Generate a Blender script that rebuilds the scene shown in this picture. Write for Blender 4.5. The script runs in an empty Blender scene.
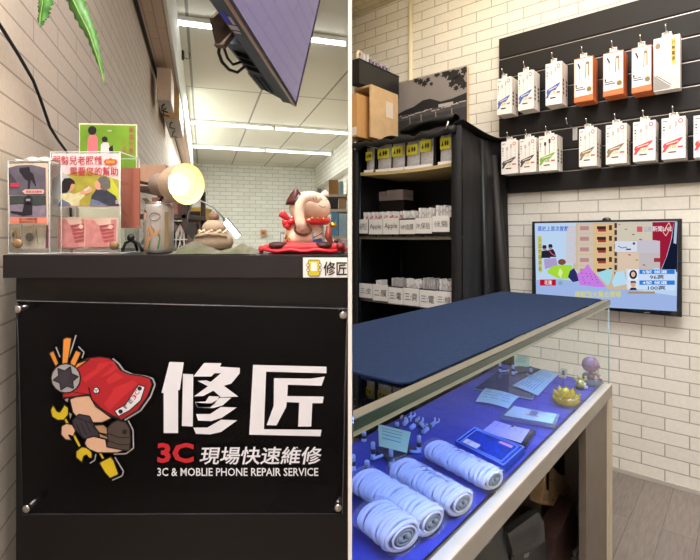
import bpy, bmesh, math, random
from mathutils import Vector as V, Matrix
from mathutils.geometry import tessellate_polygon
random.seed(7)
S = bpy.context.scene
COL = S.collection
F, CX, HY, H = 470.0, 350.0, 236.0, 1.25
PI = math.pi

# ------------------------------------------------------------ camera maths
def at(px, py, Y):
    return V(((px-CX)/F*Y, Y, H-(py-HY)/F*Y))
def at_z(px, py, z):
    Y = (H-z)*F/(py-HY)
    return V(((px-CX)/F*Y, Y, z))
RA = math.atan2(-1.0, 1.181)                 # right shop: yaw of its walls
RM = Matrix.Rotation(RA, 4, 'Z')
U = V((math.cos(RA), math.sin(RA), 0)); W = V((-math.sin(RA), math.cos(RA), 0))
def RW(a, b, z): return U*a + W*b + V((0, 0, z))
def R(px, py, b):                            # photo point on the wall-parallel plane b -> (a,z)
    t = (px-CX)/F
    a = b*(t*U.x*0 + t*W.y - W.x)/(U.x - t*U.y)
    Y = a*U.y + b*W.y
    return a, H-(py-HY)/F*Y
def RS(px, py, a):                           # photo point on the plane a -> (b,z)
    t = (px-CX)/F
    b = a*(U.x - t*U.y)/(t*W.y - W.x)
    Y = a*U.y + b*W.y
    return b, H-(py-HY)/F*Y
def RZ(px, py, z):                           # photo point on a level plane -> (a,b)
    p = at_z(px, py, z)
    return p.dot(U), p.dot(W)

# ------------------------------------------------------------ materials
MATS = {}
def srgb(c):
    if isinstance(c, str):
        c = tuple(int(c[i:i+2], 16)/255 for i in (0, 2, 4))
    return tuple((x/12.92 if x <= .04045 else ((x+.055)/1.055)**2.4) for x in c)
def mat(name, col=(.8, .8, .8), rough=.6, metal=0, emit=0, noise=.06, nscale=30, bump=0, spec=.5, coat=0, sheen=0):
    if name in MATS: return MATS[name]
    m = bpy.data.materials.new(name); m.use_nodes = True; MATS[name] = m
    nt = m.node_tree; N = nt.nodes; L = nt.links; b = N['Principled BSDF']
    c = srgb(col)
    b.inputs['Roughness'].default_value = rough; b.inputs['Metallic'].default_value = metal
    b.inputs['Specular IOR Level'].default_value = spec; b.inputs['Coat Weight'].default_value = coat
    b.inputs['Sheen Weight'].default_value = sheen
    tc = N.new('ShaderNodeTexCoord'); nz = N.new('ShaderNodeTexNoise')
    nz.inputs['Scale'].default_value = nscale; nz.inputs['Detail'].default_value = 4
    L.new(tc.outputs['Object'], nz.inputs['Vector'])
    mx = N.new('ShaderNodeMix'); mx.data_type = 'RGBA'
    mx.inputs[6].default_value = tuple(max(0, x*(1-noise*1.6)) for x in c)+(1,)
    mx.inputs[7].default_value = tuple(min(1, x*(1+noise*1.6)) for x in c)+(1,)
    L.new(nz.outputs['Fac'], mx.inputs[0]); L.new(mx.outputs[2], b.inputs['Base Color'])
    if emit:
        L.new(mx.outputs[2], b.inputs['Emission Color']); b.inputs['Emission Strength'].default_value = emit
        b.inputs['Base Color'].default_value = (0, 0, 0, 1)
    if bump:
        bp = N.new('ShaderNodeBump'); bp.inputs['Strength'].default_value = bump; bp.inputs['Distance'].default_value = .004
        L.new(nz.outputs['Fac'], bp.inputs['Height']); L.new(bp.outputs[0], b.inputs['Normal'])
    return m
def glow(name, col, s):
    if name in MATS: return MATS[name]
    m = bpy.data.materials.new(name); m.use_nodes = True; MATS[name] = m
    N = m.node_tree.nodes; N.clear(); e = N.new('ShaderNodeEmission'); o = N.new('ShaderNodeOutputMaterial')
    e.inputs[0].default_value = srgb(col)+(1,); e.inputs[1].default_value = s
    m.node_tree.links.new(e.outputs[0], o.inputs[0]); return m
def clear(name, tint=(1, 1, 1), ior=1.45, rough=.02, gloss=1.0, haze=0, hazecol='ffffff'):
    if name in MATS: return MATS[name]
    m = bpy.data.materials.new(name); m.use_nodes = True; MATS[name] = m
    nt = m.node_tree; N = nt.nodes; L = nt.links; N.clear()
    t = N.new('ShaderNodeBsdfTransparent'); t.inputs[0].default_value = tuple(tint)+(1,)
    g = N.new('ShaderNodeBsdfGlossy'); g.inputs['Roughness'].default_value = rough
    g.inputs[0].default_value = (gloss, gloss, gloss, 1)
    fr = N.new('ShaderNodeFresnel'); fr.inputs[0].default_value = ior
    mx = N.new('ShaderNodeMixShader'); o = N.new('ShaderNodeOutputMaterial')
    ge = N.new('ShaderNodeNewGeometry'); iv = N.new('ShaderNodeMath'); iv.operation = 'SUBTRACT'; iv.inputs[0].default_value = 1; L.new(ge.outputs['Backfacing'], iv.inputs[1])
    ml = N.new('ShaderNodeMath'); ml.operation = 'MULTIPLY'; L.new(fr.outputs[0], ml.inputs[0]); L.new(iv.outputs[0], ml.inputs[1])
    L.new(ml.outputs[0], mx.inputs[0]); L.new(t.outputs[0], mx.inputs[1]); L.new(g.outputs[0], mx.inputs[2])
    out = mx
    if haze:
        d = N.new('ShaderNodeBsdfDiffuse'); d.inputs[0].default_value = srgb(hazecol)+(1,)
        m2 = N.new('ShaderNodeMixShader'); nz = N.new('ShaderNodeTexNoise'); nz.inputs['Scale'].default_value = 45
        mr = N.new('ShaderNodeMapRange'); mr.inputs['To Min'].default_value = haze*.5; mr.inputs['To Max'].default_value = haze*1.5
        L.new(nz.outputs['Fac'], mr.inputs[0]); L.new(mr.outputs[0], m2.inputs[0])
        L.new(mx.outputs[0], m2.inputs[1]); L.new(d.outputs[0], m2.inputs[2]); out = m2
    L.new(out.outputs[0], o.inputs[0]); return m
def brickmat(name, x0, z0, w, h, mortar, c1, c2, cm, offset=.5, swap='xz', bump=.3, rough=.75, grain=None, fleck=0):
    m = bpy.data.materials.new(name); m.use_nodes = True; MATS[name] = m
    nt = m.node_tree; N = nt.nodes; L = nt.links; b = N['Principled BSDF']; b.inputs['Roughness'].default_value = rough
    tc = N.new('ShaderNodeTexCoord'); sp = N.new('ShaderNodeSeparateXYZ'); L.new(tc.outputs['Object'], sp.inputs[0])
    cb = N.new('ShaderNodeCombineXYZ')
    for k, (ax, o) in enumerate(zip(swap, (x0, z0))):
        s = N.new('ShaderNodeMath'); s.operation = 'SUBTRACT'; s.inputs[1].default_value = o
        L.new(sp.outputs['xyz'.index(ax)], s.inputs[0]); L.new(s.outputs[0], cb.inputs[k])
    br = N.new('ShaderNodeTexBrick'); br.offset = offset
    br.inputs['Scale'].default_value = 1; br.inputs['Brick Width'].default_value = w; br.inputs['Row Height'].default_value = h
    br.inputs['Mortar Size'].default_value = mortar/2; br.inputs['Mortar Smooth'].default_value = .1
    br.inputs['Color1'].default_value = srgb(c1)+(1,); br.inputs['Color2'].default_value = srgb(c2)+(1,); br.inputs['Mortar'].default_value = srgb(cm)+(1,)
    L.new(cb.outputs[0], br.inputs[0])
    nz = N.new('ShaderNodeTexNoise'); nz.inputs['Scale'].default_value = 60; nz.inputs['Detail'].default_value = 6
    if grain:
        mp = N.new('ShaderNodeMapping'); mp.inputs['Scale'].default_value = grain; L.new(tc.outputs['Object'], mp.inputs[0]); L.new(mp.outputs[0], nz.inputs[0]); nz.inputs['Scale'].default_value = 12
    else: L.new(tc.outputs['Object'], nz.inputs[0])
    mr = N.new('ShaderNodeMapRange'); g = .45 if grain else .1
    mr.inputs['To Min'].default_value = 1-g; mr.inputs['To Max'].default_value = 1+g; L.new(nz.outputs['Fac'], mr.inputs[0])
    mul = N.new('ShaderNodeVectorMath'); mul.operation = 'SCALE'; L.new(br.outputs['Color'], mul.inputs[0]); L.new(mr.outputs[0], mul.inputs['Scale'])
    last = mul.outputs[0]
    if fleck:
        vn = N.new('ShaderNodeTexNoise'); vn.inputs['Scale'].default_value = 210; vn.inputs['Detail'].default_value = 2; L.new(tc.outputs['Object'], vn.inputs[0])
        rp = N.new('ShaderNodeMapRange'); rp.inputs['From Min'].default_value = .66; rp.inputs['From Max'].default_value = .72; rp.inputs['To Min'].default_value = 1; rp.inputs['To Max'].default_value = fleck
        L.new(vn.outputs['Fac'], rp.inputs[0]); m2 = N.new('ShaderNodeVectorMath'); m2.operation = 'SCALE'; L.new(last, m2.inputs[0]); L.new(rp.outputs[0], m2.inputs['Scale']); last = m2.outputs[0]
    L.new(last, b.inputs['Base Color'])
    bp = N.new('ShaderNodeBump'); bp.inputs['Strength'].default_value = bump; bp.inputs['Distance'].default_value = .003; bp.invert = True
    L.new(br.outputs['Fac'], bp.inputs['Height']); L.new(bp.outputs[0], b.inputs['Normal'])
    return m

# ------------------------------------------------------------ mesh builder
class MB:
    def __init__(s): s.v = []; s.f = []; s.m = []; s.sm = []; s.mats = []
    def mi(s, m):
        if m not in s.mats: s.mats.append(m)
        return s.mats.index(m)
    def add(s, vs, fs, m, smooth=False):
        o = len(s.v); s.v += [V(p) for p in vs]; k = s.mi(m)
        for f in fs: s.f.append([i+o for i in f]); s.m.append(k); s.sm.append(smooth)
        return s
    def box(s, lo, hi, m, bev=0):
        x0, y0, z0 = lo; x1, y1, z1 = hi
        if x0 > x1: x0, x1 = x1, x0
        if y0 > y1: y0, y1 = y1, y0
        if z0 > z1: z0, z1 = z1, z0
        if bev:
            bm = bmesh.new(); bmesh.ops.create_cube(bm, size=1)
            for v in bm.verts: v.co = V(((x0+x1)/2+v.co.x*(x1-x0), (y0+y1)/2+v.co.y*(y1-y0), (z0+z1)/2+v.co.z*(z1-z0)))
            bev = min(bev, .45*min(x1-x0, y1-y0, z1-z0))
            bmesh.ops.bevel(bm, geom=bm.edges[:], offset=bev, segments=2, profile=.7, affect='EDGES')
            s.addbm(bm, m); return s
        vs = [(x, y, z) for z in (z0, z1) for y in (y0, y1) for x in (x0, x1)]
        return s.add(vs, [(0, 2, 3, 1), (4, 5, 7, 6), (0, 1, 5, 4), (2, 6, 7, 3), (0, 4, 6, 2), (1, 3, 7, 5)], m)
    def addbm(s, bm, m, smooth=False):
        bm.verts.index_update(); s.add([v.co.copy() for v in bm.verts], [[v.index for v in f.verts] for f in bm.faces], m, smooth); bm.free()
    def prism(s, poly, ext, m):                      # 3D outline + extrusion vector
        n = len(poly); p = [V(q) for q in poly]; e = V(ext)
        fs = [list(range(n)), list(range(2*n-1, n-1, -1))]+[(i, (i+1) % n, n+(i+1) % n, n+i) for i in range(n)]
        return s.add(p+[q+e for q in p], fs, m)
    def poly(s, pts, m):
        pts = [V(p) for p in pts]
        if len(pts) <= 4: return s.add(pts, [list(range(len(pts)))], m)
        return s.add(pts, [list(t) for t in tessellate_polygon([pts])], m)
    def tube(s, pts, r, m, n=10, caps=True):
        pts = [V(p) for p in pts]; rs = r if isinstance(r, (list, tuple)) else [r]*len(pts)
        vs = []; fs = []; up = None
        for i, p in enumerate(pts):
            t = (pts[min(i+1, len(pts)-1)]-pts[max(i-1, 0)]).normalized()
            if up is None: up = V((0, 0, 1)) if abs(t.z) < .9 else V((1, 0, 0))
            a = (up-t*up.dot(t)).normalized(); b = t.cross(a); up = a
            for k in range(n):
                q = 2*PI*k/n; vs.append(p+(a*math.cos(q)+b*math.sin(q))*rs[i])
        for i in range(len(pts)-1):
            for k in range(n): fs.append((i*n+k, i*n+(k+1) % n, (i+1)*n+(k+1) % n, (i+1)*n+k))
        if caps: fs += [list(range(n-1, -1, -1)), list(range((len(pts)-1)*n, len(pts)*n))]
        return s.add(vs, fs, m, True)
    def lathe(s, prof, m, c=(0, 0, 0), axis=(0, 0, 1), n=24, sx=1, sy=1, caps=True):
        ax = V(axis).normalized(); ref = V((0, 0, 1)) if abs(ax.z) < .9 else V((1, 0, 0))
        if abs(ax.z) >= .9: a = V((1, 0, 0)); b = V((0, 1, 0))
        else: a = (ref-ax*ref.dot(ax)).normalized(); b = ax.cross(a)
        c = V(c); vs = []; fs = []
        for r, z in prof:
            for k in range(n):
                q = 2*PI*k/n; vs.append(c+ax*z+(a*math.cos(q)*sx+b*math.sin(q)*sy)*max(r, 1e-5))
        for i in range(len(prof)-1):
            for k in range(n): fs.append((i*n+k, i*n+(k+1) % n, (i+1)*n+(k+1) % n, (i+1)*n+k))
        if caps: fs += [list(range(n-1, -1, -1)), list(range((len(prof)-1)*n, len(prof)*n))]
        return s.add(vs, fs, m, True)
    def ell(s, c, r, m, rot=None, n=20, squ=1.0):
        rx, ry, rz = r; vs = []; fs = []; h = n//2; c = V(c)
        sp = lambda x: math.copysign(abs(x)**squ, x)
        for i in range(h+1):
            th = PI*i/h
            for k in range(n):
                q = 2*PI*k/n; p = V((rx*sp(math.cos(q))*sp(math.sin(th)), ry*sp(math.sin(q))*sp(math.sin(th)), rz*sp(math.cos(th))))
                if rot: p = rot @ p
                vs.append(c+p)
        for i in range(h):
            for k in range(n): fs.append((i*n+k, (i+1)*n+k, (i+1)*n+(k+1) % n, i*n+(k+1) % n))
        return s.add(vs, fs, m, True)
    def torus(s, c, R_, r, m, axis=(0, 0, 1), n=24, k=8, sx=1, sy=1):
        ax = V(axis).normalized(); ref = V((0, 0, 1)) if abs(ax.z) < .9 else V((1, 0, 0))
        a = (ref-ax*ref.dot(ax)).normalized(); b = ax.cross(a); c = V(c)
        pts = [c+(a*math.cos(2*PI*i/n)*sx+b*math.sin(2*PI*i/n)*sy)*R_ for i in range(n)]
        vs = []; fs = []
        for i, p in enumerate(pts):
            o = (p-c).normalized()
            for j in range(k):
                q = 2*PI*j/k; vs.append(p+(o*math.cos(q)+ax*math.sin(q))*r)
        for i in range(n):
            for j in range(k): fs.append((i*k+j, i*k+(j+1) % k, ((i+1) % n)*k+(j+1) % k, ((i+1) % n)*k+j))
        return s.add(vs, fs, m, True)
    def grid(s, fn, nu, nv, m, smooth=True):
        vs = [fn(i/nu, j/nv) for j in range(nv+1) for i in range(nu+1)]
        fs = [(j*(nu+1)+i, j*(nu+1)+i+1, (j+1)*(nu+1)+i+1, (j+1)*(nu+1)+i) for j in range(nv) for i in range(nu)]
        return s.add(vs, fs, m, smooth)
    def xf(s, M): s.v = [M @ p for p in s.v]; return s
    # flat artwork: P maps (x, y, lift) to a point on the surface
    def art(s, P, pts, m, k=1): return s.poly([P(x, y, k*.0004) for x, y in pts], m)
    def rect(s, P, x0, y0, x1, y1, m, k=1): return s.art(P, [(x0, y0), (x1, y0), (x1, y1), (x0, y1)], m, k)
    def disc(s, P, x, y, rx, m, k=1, ry=None, n=16):
        ry = rx if ry is None else ry
        return s.add([P(x+rx*math.cos(2*PI*i/n), y+ry*math.sin(2*PI*i/n), k*.0004) for i in range(n)], [list(range(n))], m)
    def line(s, P, pts, w, m, k=1):
        for (x0, y0), (x1, y1) in zip(pts, pts[1:]):
            d = math.hypot(x1-x0, y1-y0) or 1; nx, ny = -(y1-y0)/d*w/2, (x1-x0)/d*w/2
            s.art(P, [(x0+nx, y0+ny), (x1+nx, y1+ny), (x1-nx, y1-ny), (x0-nx, y0-ny)], m, k)
        return s
    def text(s, P, txt, x0, y0, x1, y1, m, k=2, bold=.012, slant=0):
        """lettering filling the box; y0 is the top edge, y1 the bottom edge"""
        vs, fs = glyphs(txt, bold)
        ax = min(v[0] for v in vs); bx = max(v[0] for v in vs); ay = min(v[1] for v in vs); by = max(v[1] for v in vs)
        out = []
        for x, y in vs:
            tx = (x-ax)/(bx-ax or 1); ty = (y-ay)/(by-ay or 1)
            out.append(P(x0+(x1-x0)*tx+slant*(ty-.5), y1+(y0-y1)*ty, k*.0004))
        return s.add(out, fs, m)
    def clip(s, co, no):
        me = s.mesh('clip'); bm = bmesh.new(); bm.from_mesh(me); bpy.data.meshes.remove(me)
        bmesh.ops.remove_doubles(bm, verts=bm.verts[:], dist=1e-6)
        r = bmesh.ops.bisect_plane(bm, geom=bm.verts[:]+bm.edges[:]+bm.faces[:], plane_co=co, plane_no=no, clear_inner=True)
        e = [x for x in r['geom_cut'] if isinstance(x, bmesh.types.BMEdge)]
        if e: bmesh.ops.holes_fill(bm, edges=e)
        bm.verts.index_update()
        s.v = [v.co.copy() for v in bm.verts]; s.f = [[v.index for v in f.verts] for f in bm.faces]
        s.m = [f.material_index for f in bm.faces]; s.sm = [f.smooth for f in bm.faces]; bm.free(); return s
    def mesh(s, name):
        me = bpy.data.meshes.new(name); me.from_pydata([tuple(p) for p in s.v], [], s.f)
        for m in s.mats: me.materials.append(m)
        me.polygons.foreach_set('material_index', s.m); me.polygons.foreach_set('use_smooth', s.sm); me.update(); return me
GC = {}
def glyphs(txt, bold):
    if (txt, bold) in GC: return GC[(txt, bold)]
    c = bpy.data.curves.new('lettering', 'FONT'); c.body = txt; c.resolution_u = 2; c.offset = bold
    o = bpy.data.objects.new('lettering', c); COL.objects.link(o)
    dg = bpy.context.evaluated_depsgraph_get(); me = o.evaluated_get(dg).to_mesh()
    r = ([(v.co.x, v.co.y) for v in me.vertices], [list(p.vertices) for p in me.polygons])
    bpy.data.objects.remove(o); bpy.data.curves.remove(c); GC[(txt, bold)] = r; return r

# ------------------------------------------------------------ objects
TM = {}
def props(o, label=None, cat=None, group=None, kind=None):
    for k, v in (('label', label), ('category', cat), ('group', group), ('kind', kind)):
        if v: o[k] = v
def thing(name, label, cat, loc, rz=0, group=None):
    o = bpy.data.objects.new(name, None); COL.objects.link(o); o.empty_display_size = .05
    o.location = loc; o.rotation_euler = (0, 0, rz); props(o, label, cat, group)
    TM[o.name] = (Matrix.Translation(V(loc)) @ Matrix.Rotation(rz, 4, 'Z')).inverted(); return o
def part(name, mb, parent, label=None, world=True, kind=None, base=None):
    """mb in world coordinates (world=True) or in the parent's own"""
    M = TM[parent.name]
    if world: mb.xf(M)
    o = bpy.data.objects.new(name, None); 
    bpy.data.objects.remove(o)
    o = bpy.data.objects.new(name, mb.mesh(name)); COL.objects.link(o); o.parent = parent
    TM[o.name] = M; props(o, label, None, None, kind); return o
def solo(name, mb, label, cat, group=None, kind=None, rz=0, loc=None):
    """a thing made of a single mesh; mb in world coordinates"""
    if loc is None:
        xs = [p.x for p in mb.v]; ys = [p.y for p in mb.v]; zs = [p.z for p in mb.v]
        loc = V(((min(xs)+max(xs))/2, (min(ys)+max(ys))/2, min(zs)))
    M = (Matrix.Translation(V(loc)) @ Matrix.Rotation(rz, 4, 'Z')).inverted(); mb.xf(M)
    o = bpy.data.objects.new(name, mb.mesh(name)); COL.objects.link(o); o.location = loc; o.rotation_euler = (0, 0, rz)
    TM[o.name] = M; props(o, label, cat, group, kind); return o
def struct(name, mb, rz=0, loc=(0, 0, 0)):
    return solo(name, mb, None, None, kind='structure', rz=rz, loc=loc)
def smooth_mod(o, lv=2, bev=0):
    if bev:
        m = o.modifiers.new('bevel', 'BEVEL'); m.width = bev; m.segments = 3; m.limit_method = 'ANGLE'
    if lv:
        m = o.modifiers.new('subsurf', 'SUBSURF'); m.levels = lv; m.render_levels = lv
    return o
def dup(root, label=None, group=None, M=None, loc=None, rz=None):
    r = root.copy(); COL.objects.link(r)
    if loc is not None: r.location = loc
    if rz is not None: r.rotation_euler = (0, 0, rz)
    if label: r['label'] = label
    if group: r['group'] = group
    for ch in [c for c in bpy.data.objects if c.parent == root]:
        c = ch.copy(); COL.objects.link(c); c.parent = r
        for g in [x for x in bpy.data.objects if x.parent == ch]:
            d = g.copy(); COL.objects.link(d); d.parent = c
    return r
def arealight(name, loc, rot, sx, sy, energy, col=(1, 1, 1)):
    l = bpy.data.lights.new(name, 'AREA'); l.shape = 'RECTANGLE'; l.size = sx; l.size_y = sy; l.energy = energy; l.color = col
    o = bpy.data.objects.new(name, l); COL.objects.link(o); o.location = loc; o.rotation_euler = rot; return o

# ------------------------------------------------------------ camera
cd = bpy.data.cameras.new('camera'); cam = bpy.data.objects.new('camera', cd); COL.objects.link(cam)
cam.location = (0, 0, H); cam.rotation_euler = (PI/2, 0, 0)
cd.sensor_fit = 'HORIZONTAL'; cd.sensor_width = 36; cd.lens = 36*F/700; cd.shift_y = -(280-HY)/700; cd.clip_start = .02
S.camera = cam; S.cycles.transparent_max_bounces = 40
S.view_settings.view_transform = 'Standard'; S.view_settings.look = 'None'; S.view_settings.gamma = 1; S.view_settings.exposure = 0
w = bpy.data.worlds.new('world'); S.world = w; w.use_nodes = True
w.node_tree.nodes['Background'].inputs[0].default_value = (.9, .85, .8, 1); w.node_tree.nodes['Background'].inputs[1].default_value = .12
# ============================================================ SETTING
D = V((-.2987, .9543, 0)); E_ = V((.9543, .2987, 0)); LA = math.atan2(.2987, .9543)
ZC = 3.3; XP = .0017
brickL = brickmat('brick wallpaper left', .419, .0205, .44, .0645, .0055, 'e9dcd0', 'e2d5c8', 'b3a69a', fleck=.82)
brickB = brickmat('brick wallpaper back', .1, .02, .335, .114, .013, 'e6e6dc', 'dddcd0', 'b2b0a6')
brickR = brickmat('brick wallpaper right', -.4192, .0116, .202, .0652, .0058, 'e4e0d4', 'dcd8cc', 'a5a094')
plaster = mat('white plaster', 'e6e6de', .7, noise=.03)
ceilm = brickmat('ceiling panels', .05, .3, .93, 2.15, .03, 'dad6c6', 'd4d0c0', '8f8b80', offset=0, swap='xy', bump=.2, rough=.8)
ceilR = brickmat('brick wallpaper soffit', -.4192, .03, .202, .0652, .0058, 'd5cbb0', 'd0c6aa', 'a2967f', swap='xy')
floorm = brickmat('grey wood floor planks', -.36, .2, 1.1, .12, .002, '857b74', '786e67', '4e4641', swap='yx', bump=.1, rough=.4, grain=(9, .9, 1))
def wall(name, p, q, z0, z1, m, th=.02, side=1, x_at=0):
    """upright slab between plan points p and q; local x runs from p to q"""
    p = V((p[0], p[1], 0)); q = V((q[0], q[1], 0)); d = q-p; L = d.length; rz = math.atan2(d.y, d.x)
    b = MB().box((0, 0, z0), (L, th*side, z1), m)
    o = bpy.data.objects.new(name, b.mesh(name)); COL.objects.link(o); o.location = p; o.rotation_euler = (0, 0, rz); props(o, kind='structure')
    return o
# left shop: long side wall, its local x=0 where it would cross Y=0
wl = MB().box((-1.6, 0, 0), (14.4, .05, ZC), brickL)
o = bpy.data.objects.new('wall_left', wl.mesh('wall_left')); COL.objects.link(o); o.location = (-.447, 0, 0); o.rotation_euler = (0, 0, math.atan2(D.y, D.x)); props(o, kind='structure')
bl = V((-5.1, 13.03, 0)); br = bl+E_*4.3
wall('wall_back', bl, br, 0, ZC, brickB, .06)
# right side of the left shop: brick beam above, recessed brick wall below
c0 = V((-1.065, 14.29, 0)); c1 = V((-.006, 9.68, 0)); dr = (c1-c0)
brickS = brickmat('brick wallpaper beam', .1, .02, .335, .114, .013, 'e6e4da', 'dcdacf', 'aeaba0')
bm_ = MB().box((0, 0, 2.695), (dr.length, .30, ZC), brickS)
o = bpy.data.objects.new('wall_beam', bm_.mesh('wall_beam')); COL.objects.link(o); o.location = c0; o.rotation_euler = (0, 0, math.atan2(dr.y, dr.x)); props(o, kind='structure')
o = bpy.data.objects.new('wall_right', MB().box((0, 0, 0), (dr.length*.92, .03, 2.69), brickS).mesh('wall_right')); COL.objects.link(o)
nn = V((-dr.y, dr.x, 0)).normalized(); o.location = c0+nn*.2; o.rotation_euler = (0, 0, math.atan2(dr.y, dr.x)); props(o, kind='structure')
# ceiling of the left shop, aligned with it
cm = MB().prism([(-2.9, -1.6, ZC), (-.003, -1.6, ZC), (-.003, 15, ZC), (-5.6, 15, ZC), (-3.2, 8, ZC)][:2]+[(-.003, 15, ZC), (-5.6, 15, ZC), (-1.2, 0, ZC)], (0, 0, .04), ceilm)
cm.v = [V(p) for p in cm.v]
solo('ceiling_left', cm, None, None, kind='structure', rz=LA, loc=(-.2, 0, 0))
# soffit along the left wall: brick underside, white face
sx = lambda Y, o_=0: -1.549-.313*(Y-4.135)+o_
sof = MB()
ya, yb = 1.2, 13.8
wx = lambda Y: -.447-.3128*Y+.004
P0 = [(wx(ya), ya, 2.76), (sx(ya), ya, 2.76), (sx(yb), yb, 2.76), (wx(yb), yb, 2.76)]
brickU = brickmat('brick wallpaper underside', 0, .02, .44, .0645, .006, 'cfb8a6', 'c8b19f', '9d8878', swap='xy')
sof.prism(P0, (0, 0, .006), brickU)
sof.prism([(sx(ya, -.001), ya, 2.758), (sx(ya, .02), ya, 2.758), (sx(yb, .02), yb, 2.758), (sx(yb, -.001), yb, 2.758)], (0, 0, ZC-2.758), plaster)
sof.xf(Matrix.Identity(4))
solo('trim_1', sof, None, None, kind='structure', rz=math.atan2(D.y, D.x), loc=(-.447, 0, 0))
# corner strip where wall meets soffit
dk = mat('dark trim', '2e2723', .6)
solo('trim_2', MB().tube([(wx(1.2)+.012, 1.2, 2.752), (wx(13)+.012, 13, 2.752)], .012, dk), None, None, kind='structure')
# thin partition between the two shops
pm = MB().box((-XP, .50, 0), (XP, 9.70, ZC), brickL)
white = mat('white paint', 'f4f4f2', .5, noise=.01)
pm2 = MB().box((-XP-.0004, .494, 0), (XP+.0004, .502, ZC), white)
o = bpy.data.objects.new('wall_middle', MB().box((.50, -XP, 0), (9.70, XP, ZC), brickmat('brick wallpaper partition', .1, .02, .44, .0645, .0055, 'e6dccf', 'dfd4c6', 'b3a69a')).mesh('wall_middle'))
COL.objects.link(o); o.rotation_euler = (0, 0, PI/2); props(o, kind='structure')
solo('trim_3', pm2, None, None, kind='structure')
# right shop wall, b = 2.821
bR = 2.821
def rstruct(name, mb): return solo(name, mb, None, None, kind='structure', rz=RA, loc=(0, 0, 0))
def rbox(lo, hi, m, bev=0): return MB().box(lo, hi, m, bev).xf(RM)
rstruct('wall_front', rbox((-2.383, bR, 0), (2.6, bR+.05, ZC), brickR))
rstruct('wall_side', rbox((2.6, -2.4, 0), (2.65, bR+.05, ZC), brickR))
rs = MB().prism([(.006, 3.66, 2.957), (.006, 2.0, 2.957), tuple(RW(-.9, 2.1, 2.957)), tuple(RW(2.6, 2.1, 2.957)), tuple(RW(2.6, bR, 2.957)), tuple(RW(-2.37, bR, 2.957))], (0, 0, .03), ceilR)
solo('trim_4', rs, None, None, kind='structure', rz=RA, loc=(0, 0, 0))
solo('ceiling_right', MB().prism([(.004, -1.6, ZC), (4.6, -1.6, ZC), (4.6, 2.5, ZC), tuple(RW(2.6, bR, ZC)), (.004, 3.7, ZC)], (0, 0, .04), plaster), None, None, kind='structure')
solo('floor', MB().box((-6, -1.65, -.05), (4.8, 15, 0), floorm).xf(Matrix.Identity(4)), None, None, kind='structure', rz=RA, loc=(0, 0, 0))
wall('wall_rear', (-1.9, -1.55), (4.6, -1.55), 0, ZC, brickmat('brick wallpaper rear', .1, .02, .44, .0645, .0055, 'd8c9bb', 'd0c1b2', 'a2958a'), .05, -1)
# slim baseboard line and the pipe on the right wall
rstruct('baseboard_front', rbox((-2.2, bR-.006, 0), (2.5, bR, .02), mat('grey sealant', 'b3aca4', .6)))
a0, z0 = R(410.5, 75, bR-.02)
rstruct('trim_5', MB().lathe([(.016, 1.2), (.016, 2.955)], mat('cream pipe', 'e9dfc2', .5), c=(a0, bR-.018, 0), n=12).xf(RM))

# lights: ceiling tube fittings of both shops
tubeE = glow('fluorescent tube', 'f4fbff', 14)
fit = mat('white enamel', 'eceee9', .4)
def tube_light(p, q, label, grp):
    p = V(p); q = V(q); d = (q-p); L = d.length; t = thing('ceiling_tube_light', label, 'ceiling light', (p+q)/2, math.atan2(d.y, d.x), grp)
    part('housing', MB().box((-L/2, -.035, .0), (L/2, .035, .045), fit, .006), t, world=False)
    part('tube', MB().tube([(-L/2+.02, 0, -.018), (L/2-.02, 0, -.018)], .016, tubeE, 10), t, 'lit white tube', world=False)
    for s in (-1, 1): part('end_cap', MB().box((s*(L/2-.02), -.02, -.036), (s*L/2, .02, 0), fit), t, world=False)
LR = lambda px, py: at_z(px, py, ZC-.05)
def along(px, py, t): p = LR(px, py); return p+E_*t
gA = 'fluorescent tubes across the ceiling'
A = (176, 21); B = (190, 122); C = (192, 146)
tube_light(along(*A, .0), along(*A, .85), 'ceiling tube light left of the hanging screen, nearest row', gA)
tube_light(along(*A, .87), along(*A, 1.66), 'ceiling tube light right of the hanging screen, nearest row', gA)
tube_light(along(*B, .0), along(*B, 1.46), 'left half of the middle row of ceiling tube lights', gA)
tube_light(along(*B, 1.48), along(*B, 2.90), 'right half of the middle row of ceiling tube lights', gA)
tube_light(along(*C, .0), along(*C, 1.6), 'left half of the farthest row of ceiling tube lights by the back wall', gA)
tube_light(along(*C, 1.62), along(*C, 3.2), 'right half of the farthest row of ceiling tube lights by the back wall', gA)
# room lamps that stand outside the frame (ceiling panels of the two shops), then added fill lights
arealight('shop_lamp_left', (-.55, .1, 3.2), (0, 0, 0), .9, 1.2, 165, (1, .95, .91))
arealight('shop_lamp_right', tuple(RW(.0, .9, 3.2)), (0, 0, RA), 1.5, 1.5, 88, (.97, .97, 1))
arealight('back_shop_fill', (-2.6, 8.6, 3.2), (0, 0, 0), 1.6, 4.0, 330, (.94, 1, .97))  # extra area light adding to the tube rows, no fitting of its own

arealight('wall_warm_fill', tuple(RW(-.5, 2.15, 2.93)), (math.radians(38), 0, RA), 2.2, .12, 14, (1, .84, .58))  # warm fill added to tint the upper wall, no known fitting
# ============================================================ LEFT SHOP
def PF(Y, Yd=0):                              # artwork on an upright plane facing the camera side
    return lambda x, y, k=0: at(x, y, Y)+V((0, -k, 0))
blackgloss = mat('black laminate', '17161a', .35, noise=.1)
blacksat = mat('black board', '0d0c0e', .45, noise=.1)
wh = mat('white vinyl', 'eef0fa', .5, noise=.01)
redv = mat('red vinyl', 'c8202c', .5, noise=.02)
CT = 1.2096
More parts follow.
